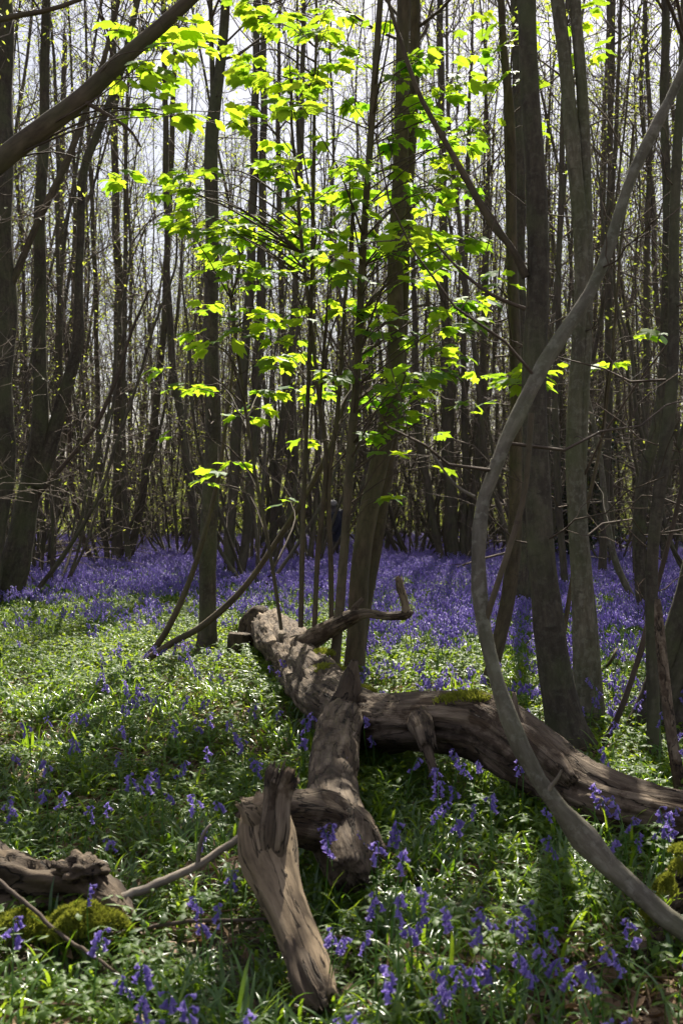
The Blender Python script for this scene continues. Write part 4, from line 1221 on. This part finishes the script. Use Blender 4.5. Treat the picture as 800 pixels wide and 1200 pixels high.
def near_bluebells():
    protos = []
    for i in range(7):
        st, fl, lv = bluebell_geo(40 + i)
        protos.append((st.mesh('stalk', M['stalk']), fl.mesh('flower_head', M['bell']), [l.mesh('leaf', M['strap']) for l in lv]))
    # positions read off the photograph (px, py of the flower head), turned into spots on the floor
    heads = [(108, 1038), (108, 1092), (160, 1128), (172, 1135), (185, 1140), (150, 1140), (165, 1160), (178, 1170), (12, 1122), (140, 975), (238, 1045), (248, 1050), (256, 1065), (275, 1018), (262, 1188), (238, 1178),
             (248, 1192), (540, 1120), (548, 1135), (535, 1128), (612, 1080), (618, 1092), (605, 1075), (622, 1060), (600, 1098), (630, 1105), (640, 1120), (590, 1075), (735, 960), (728, 955), (720, 958), (770, 955), (762, 958), (775, 962),
             (750, 980), (745, 985), (738, 1060), (740, 1085), (735, 1050), (700, 1095), (710, 1120), (690, 1130), (735, 1165), (730, 1170), (795, 1105), (660, 1085), (512, 935), (505, 930), (520, 940), (500, 945), (535, 965), (525, 930),
             (570, 945), (580, 950), (575, 935), (560, 905), (550, 895), (555, 900), (440, 970), (400, 955), (390, 965), (385, 975), (395, 985), (410, 960), (370, 965), (378, 990), (440, 1010), (450, 990), (455, 1025), (475, 990), (490, 1050),
             (480, 1055), (470, 1080), (440, 1075), (430, 1085), (385, 1080), (380, 1075), (430, 1170), (435, 1180), (425, 1175), (545, 1150), (520, 1155), (515, 1160), (650, 1175), (480, 1070), (505, 1090), (560, 1095), (575, 1110), (650, 1110),
             (357, 850), (360, 870), (355, 860), (435, 858), (437, 862), (610, 905), (603, 900), (625, 900), (640, 900), (650, 940), (660, 1010), (300, 890), (305, 905), (290, 880), (230, 960), (205, 910), (160, 905), (62, 905), (60, 930), (55, 890),
             (20, 940), (10, 945), (100, 870), (150, 855), (190, 925), (180, 935), (200, 910), (170, 900), (120, 930), (90, 940), (265, 930), (250, 975), (80, 860), (40, 880), (140, 880), (215, 860), (245, 880), (680, 1000), (700, 940), (790, 960)]
    sp = []
    for (a, b) in heads:
        h = 0.27
        Y = F * (CAMZ - h) / (b - 600)
        sp.append(((a - 400) / F * Y, Y))
    while len(sp) < 290:
        Y = math.sqrt(rng.uniform(4.6 ** 2, 9.5 ** 2)); x = rng.uniform(-.36, .36) * Y
        k = mnoise.noise(Vector((x * 1.6, Y * 1.1, 4.2)))
        if k < -0.05: continue
        sp.append((x, Y))
    grp = 'bluebells growing round the fallen tree'
    for (x, y) in sp:
        st, fl, lv = protos[int(rng.integers(0, 7))]
        root = empty('bluebell', (x, y, float(gz(x, y))), rng.uniform(0, 6.28))
        s = rng.uniform(0.70, 1.02); root.scale = (s, s, s)
        root.rotation_euler[0] = rng.normal(0, .10); root.rotation_euler[1] = rng.normal(0, .10)
        tag(root, 'single bluebell with nodding violet bells on a green stalk', 'bluebell', grp)
        link(bpy.data.objects.new('stalk', st), root); link(bpy.data.objects.new('flower_head', fl), root)
        for l in lv: link(bpy.data.objects.new('leaf', l), root)
near_bluebells()

def field_plants():
    rs = rng
    # ---- prototypes
    straps = []
    for i in range(4):
        mb = MB()
        for k in range(22):
            b = np.array([rs.normal(0, .07), rs.normal(0, .07), -.01])
            strap_leaf(mb, b, rs.uniform(0, 6.28), rs.uniform(.14, .30), rs.uniform(.008, .014), rs.uniform(.6, 1.3), rs.uniform(.4, 1.1), rs.uniform(0, 1))
        straps.append(proto_obj('strap_clump', mb, M['strap']))
    herbs = []
    def leaflet(mb, p, az, L, w, pitch, tint):
        ca, sa = math.cos(az), math.sin(az); cp, sp_ = math.cos(pitch), math.sin(pitch)
        d = np.array([ca * cp, sa * cp, sp_]); s = np.array([-sa, ca, 0]); n = np.cross(d, s)
        prof = [(0, .02), (.25, .30), (.38, .24), (.55, .5), (.68, .34), (.85, .28), (1.0, .02)]
        c = [p + d * L * t - n * L * .25 * t * t for t, _ in prof]
        l = [c[i] + s * w * prof[i][1] - n * w * .10 for i in range(7)]
        r = [c[i] - s * w * prof[i][1] - n * w * .10 for i in range(7)]
        v = np.array(l + c + r)
        q = []
        for i in range(6):
            q.append((i, 7 + i, 8 + i, i + 1)); q.append((7 + i, 14 + i, 15 + i, 8 + i))
        mb.add(v, q, tint=tint)
    for i in range(4):
        mb = MB()
        for k in range(15):
            b = np.array([rs.normal(0, .085), rs.normal(0, .085), -.01])
            h = rs.uniform(.05, .16); lean = rs.normal(0, .03, 2)
            top = b + np.array([lean[0], lean[1], h])
            tubes(mb, np.stack([b, b * .5 + top * .5 + [.004, 0, 0], top]), np.full(3, .0014), 3, tint=.5)
            a0 = rs.uniform(0, 6.28); t = rs.uniform(0, 1)
            for j in range(3):
                leaflet(mb, top, a0 + j * 2.09 + rs.normal(0, .15), rs.uniform(.032, .06), rs.uniform(.018, .032), rs.uniform(-.5, .3), t)
        herbs.append(proto_obj('herb_clump', mb, M['herb'], True))
    low = []
    for i in range(2):
        mb = MB()
        C = np.stack([rs.normal(0, .12, 130), rs.normal(0, .12, 130), rs.uniform(.01, .09, 130)], 1)
        leaf_quads(mb, C, 0.035, up=1.2)
        low.append(proto_obj('low_leaves', mb, M['herb'], False))
    protos = straps + herbs + low
    # ---- leafy carpet
    bands = [(2.2, 6, 92), (6, 16, 44), (16, 32, 15), (32, 58, 6)]
    X, Yy, S = [], [], []
    for (y0, y1, den) in bands:
        area = (0.36 * (y1 ** 2 - y0 ** 2) + 1.2 * (y1 - y0))
        n = int(area * den)
        y = np.sqrt(rs.uniform(y0 ** 2, y1 ** 2, n)); x = rs.uniform(-1, 1, n) * (0.36 * y + .6)
        X.append(x); Yy.append(y)
        S.append(rs.uniform(.7, 1.25, n) * (.82 if y1 <= 6 else 1 if y1 <= 16 else 1.3 if y1 < 40 else 2.0))
    X, Yy, S = map(np.concatenate, (X, Yy, S))
    nv = np.array([mnoise.noise(Vector((a * .9, b * .7, 1.5))) for a, b in zip(X, Yy)])
    # a bare litter patch by the mossy stump
    bare = ((X - .85) / .45) ** 2 + ((Yy - 2.95) / .35) ** 2 < 1
    by_log = (X > -1.05) & (X < -.62) & (Yy > 3.06) & (Yy < 3.36)
    keep = ~((bare | by_log) & (rs.uniform(0, 1, len(X)) < .6))
    X, Yy, S, nv = X[keep], Yy[keep], S[keep], nv[keep]
    n = len(X)
    pick = rs.uniform(0, 1, n) + nv * .5
    # the glade on the open side is herb rich, the shade in front grassy with strap leaves
    glade = np.exp(-((X + 1.6) / 2.2) ** 2 - ((Yy - 9) / 4.0) ** 2)
    pick = pick + glade * .35 - .12 * (Yy < 5.2)
    idx = np.where(pick < .48, rs.integers(0, 4, n), np.where(pick < 1.0, rs.integers(4, 8, n), rs.integers(8, 10, n)))
    rot = np.stack([rs.normal(0, .12, n), rs.normal(0, .12, n), rs.uniform(0, 6.28, n)], 1)
    o = scatter('undergrowth', protos, np.stack([X, Yy, gz(X, Yy)], 1), rot, S, idx)
    tag(o, 'dense green carpet of strap leaves and small herbs', 'undergrowth', kind='stuff')
    # ---- carpet of bluebells farther back
    bb = []
    for i in range(6):
        mb = MB()
        nst = 7 if i < 4 else 12
        for k in range(nst):
            st, fl, lv = bluebell_geo(200 + i * 20 + k, False)
            off = np.array([rs.normal(0, .11), rs.normal(0, .11), 0]); sc = rs.uniform(.75, 1.1)
            for m_, mi in ((st, 1), (fl, 0)):
                mb.add(np.concatenate(m_.v) * sc + off, np.concatenate(m_.q), tint=np.concatenate(m_.c), mi=mi)
        bb.append(proto_obj('bluebell_clump', mb, [M['bell'], M['stalk']]))
    X, Yy, S, I = [], [], [], []
    for (y0, y1, den) in [(6, 10, 16), (10, 14, 22), (14, 20, 26), (20, 32, 17), (32, 60, 9)]:
        area = (0.36 * (y1 ** 2 - y0 ** 2) + 1.2 * (y1 - y0))
        m = int(area * den)
        y = np.sqrt(rs.uniform(y0 ** 2, y1 ** 2, m)); x = rs.uniform(-1, 1, m) * (0.36 * y + .6)
        k = np.array([mnoise.fractal(Vector((a * .55, b * .4, 7.5)), 1, 2, 2) for a, b in zip(x, y)])
        px = 400 + x / y * F
        # share of flowers: few in the lit glade, many past the twin stemmed tree
        start = np.where(px < 330, 16.0, np.where(px < 430, 13.0, 9.3))
        start = start + 3.2 * k
        dens = 1 / (1 + np.exp(-(y - start) / 1.1))
        k2 = np.array([mnoise.noise(Vector((a * 1.5, b * 1.1, 3.5))) for a, b in zip(x, y)])
        dens = np.clip(.08 + np.where(y < 24, .66, .85) * dens + k * .35 + k2 * .5 * dens, 0, 1)
        kp = rs.uniform(0, 1, m) < dens
        X.append(x[kp]); Yy.append(y[kp]); S.append(rs.uniform(.85, 1.15, kp.sum()) * (1 if y1 < 21 else 1.1 if y1 < 33 else 1.35))
        I.append(rs.integers(0, 4, kp.sum()) if y1 < 21 else rs.integers(4, 6, kp.sum()))
    X, Yy, S, I = map(np.concatenate, (X, Yy, S, I))
    n = len(X)
    rot = np.stack([rs.normal(0, .08, n), rs.normal(0, .08, n), rs.uniform(0, 6.28, n)], 1)
    o = scatter('bluebell_carpet', bb, np.stack([X, Yy, gz(X, Yy)], 1), rot, S, I)
    tag(o, 'violet blue carpet of bluebells spreading under the trees', 'bluebells', kind='stuff')
    # ---- fallen leaves
    ll = []
    for i in range(3):
        mb = MB()
        C = np.stack([rs.normal(0, .14, 40), rs.normal(0, .14, 40), rs.uniform(.004, .03, 40)], 1)
        leaf_quads(mb, C, 0.055, up=0.7)
        for _ in range(4):
            p0 = np.array([rs.normal(0, .1), rs.normal(0, .1), .015]); a0 = rs.uniform(0, 6.28); l0 = rs.uniform(.1, .3)
            p1 = p0 + np.array([math.cos(a0) * l0, math.sin(a0) * l0, rs.uniform(0, .05)])
            tubes(mb, np.stack([p0, p0 * .5 + p1 * .5 + rs.normal(0, .012, 3), p1]), np.array([.004, .003, .002]), 4, tint=.35)
        ll.append(proto_obj('litter', mb, M['litter'], False))
    m = 2600
    y = np.sqrt(rs.uniform(2.2 ** 2, 17 ** 2, m)); x = rs.uniform(-1, 1, m) * (.36 * y + .6)
    x[:60] = rs.normal(.85, .3, 60); y[:60] = rs.normal(2.95, .22, 60)
    o = scatter('leaf_litter', ll, np.stack([x, y, gz(x, y)], 1), np.stack([np.zeros(m), np.zeros(m), rs.uniform(0, 6.28, m)], 1), rs.uniform(.6, 1.2, m), rs.integers(0, 3, m))
    tag(o, 'brown dry fallen leaves lying between the plants', 'leaf litter', kind='stuff')
field_plants()

# ------------------------------------------------------------------ the walker
def person():
    Y = 27.0
    b = P(395, 0, Y); b[2] = 0
    root = empty('person', b, math.radians(0))
    tag(root, 'person in a dark navy coat walking with head bowed among the far trees', 'person')
    # skeleton of joints (x to the side, y away), facing -x, leaning a little forward
    J = [((0, 0, .92), .13), ((-.02, 0, 1.12), .13), ((-.03, 0, 1.30), .16), ((-.07, 0, 1.46), .075), ((-.10, -.0, 1.53), .07), ((-.12, 0, 1.60), .095), ((-.125, 0, 1.66), .07),
         ((.02, .10, .88), .09), ((-.02, .10, .50), .065), ((.08, .10, .09), .045), ((-.05, .10, .03), .04),
         ((.02, -.10, .88), .09), ((-.10, -.10, .50), .065), ((-.14, -.10, .09), .045), ((-.28, -.10, .03), .04),
         ((-.02, .20, 1.38), .06), ((.03, .24, 1.12), .05), ((-.08, .22, .92), .04), ((-.12, .21, .84), .035),
         ((-.02, -.20, 1.38), .06), ((.05, -.24, 1.12), .05), ((-.06, -.22, .92), .04), ((-.10, -.21, .84), .035), ((-.22, 0, 1.585), .025)]
    E = [(0, 1), (1, 2), (2, 3), (3, 4), (4, 5), (5, 6), (0, 7), (7, 8), (8, 9), (9, 10), (0, 11), (11, 12), (12, 13), (13, 14), (2, 15), (15, 16), (16, 17), (17, 18), (2, 19), (19, 20), (20, 21), (21, 22), (5, 23)]
    me = bpy.data.meshes.new('body')
    me.from_pydata([j[0] for j in J], E, [])
    o = bpy.data.objects.new('body', me); link(o, root)
    sk = o.modifiers.new('skin', 'SKIN')
    if not me.skin_vertices: 
        bpy.context.view_layer.objects.active = o
    for i, j in enumerate(J):
        me.skin_vertices[0].data[i].radius = (j[1], j[1])
    me.skin_vertices[0].data[0].use_root = True
    sk.use_smooth_shade = True
    o.modifiers.new('sub', 'SUBSURF').render_levels = 2
    me.materials.append(mat_plain('skin_and_dark_trousers', (0.05, 0.04, 0.04)))
    # coat
    mb = MB()
    rows = np.array([[.03, 0, .66, .20], [.02, 0, .85, .205], [.0, 0, 1.05, .20], [-.01, 0, 1.25, .22], [-.02, 0, 1.38, .20], [-.05, 0, 1.45, .10], [-.06, 0, 1.48, .075]])
    s = spline(rows, 24)
    tubes(mb, s[:, :3], s[:, 3], 18, ref=(1, 0, 0))
    for sd in (-1, 1):
        r = spline([np.array(p) for p in [(-.02, sd * .17, 1.39, .085), (.035, sd * .25, 1.12, .075), (-.07, sd * .23, .90, .062)]], 12)
        tubes(mb, r[:, :3], r[:, 3], 12)
    mb.build('coat', mat_plain('navy_cloth', (0.012, 0.014, 0.03)), root)
    h = blob((-.105, 0, 1.62), (.10, .085, .085), 5, 0.08)
    h.build('hair', mat_plain('grey_hair', (0.30, 0.28, 0.27)), root)
person()
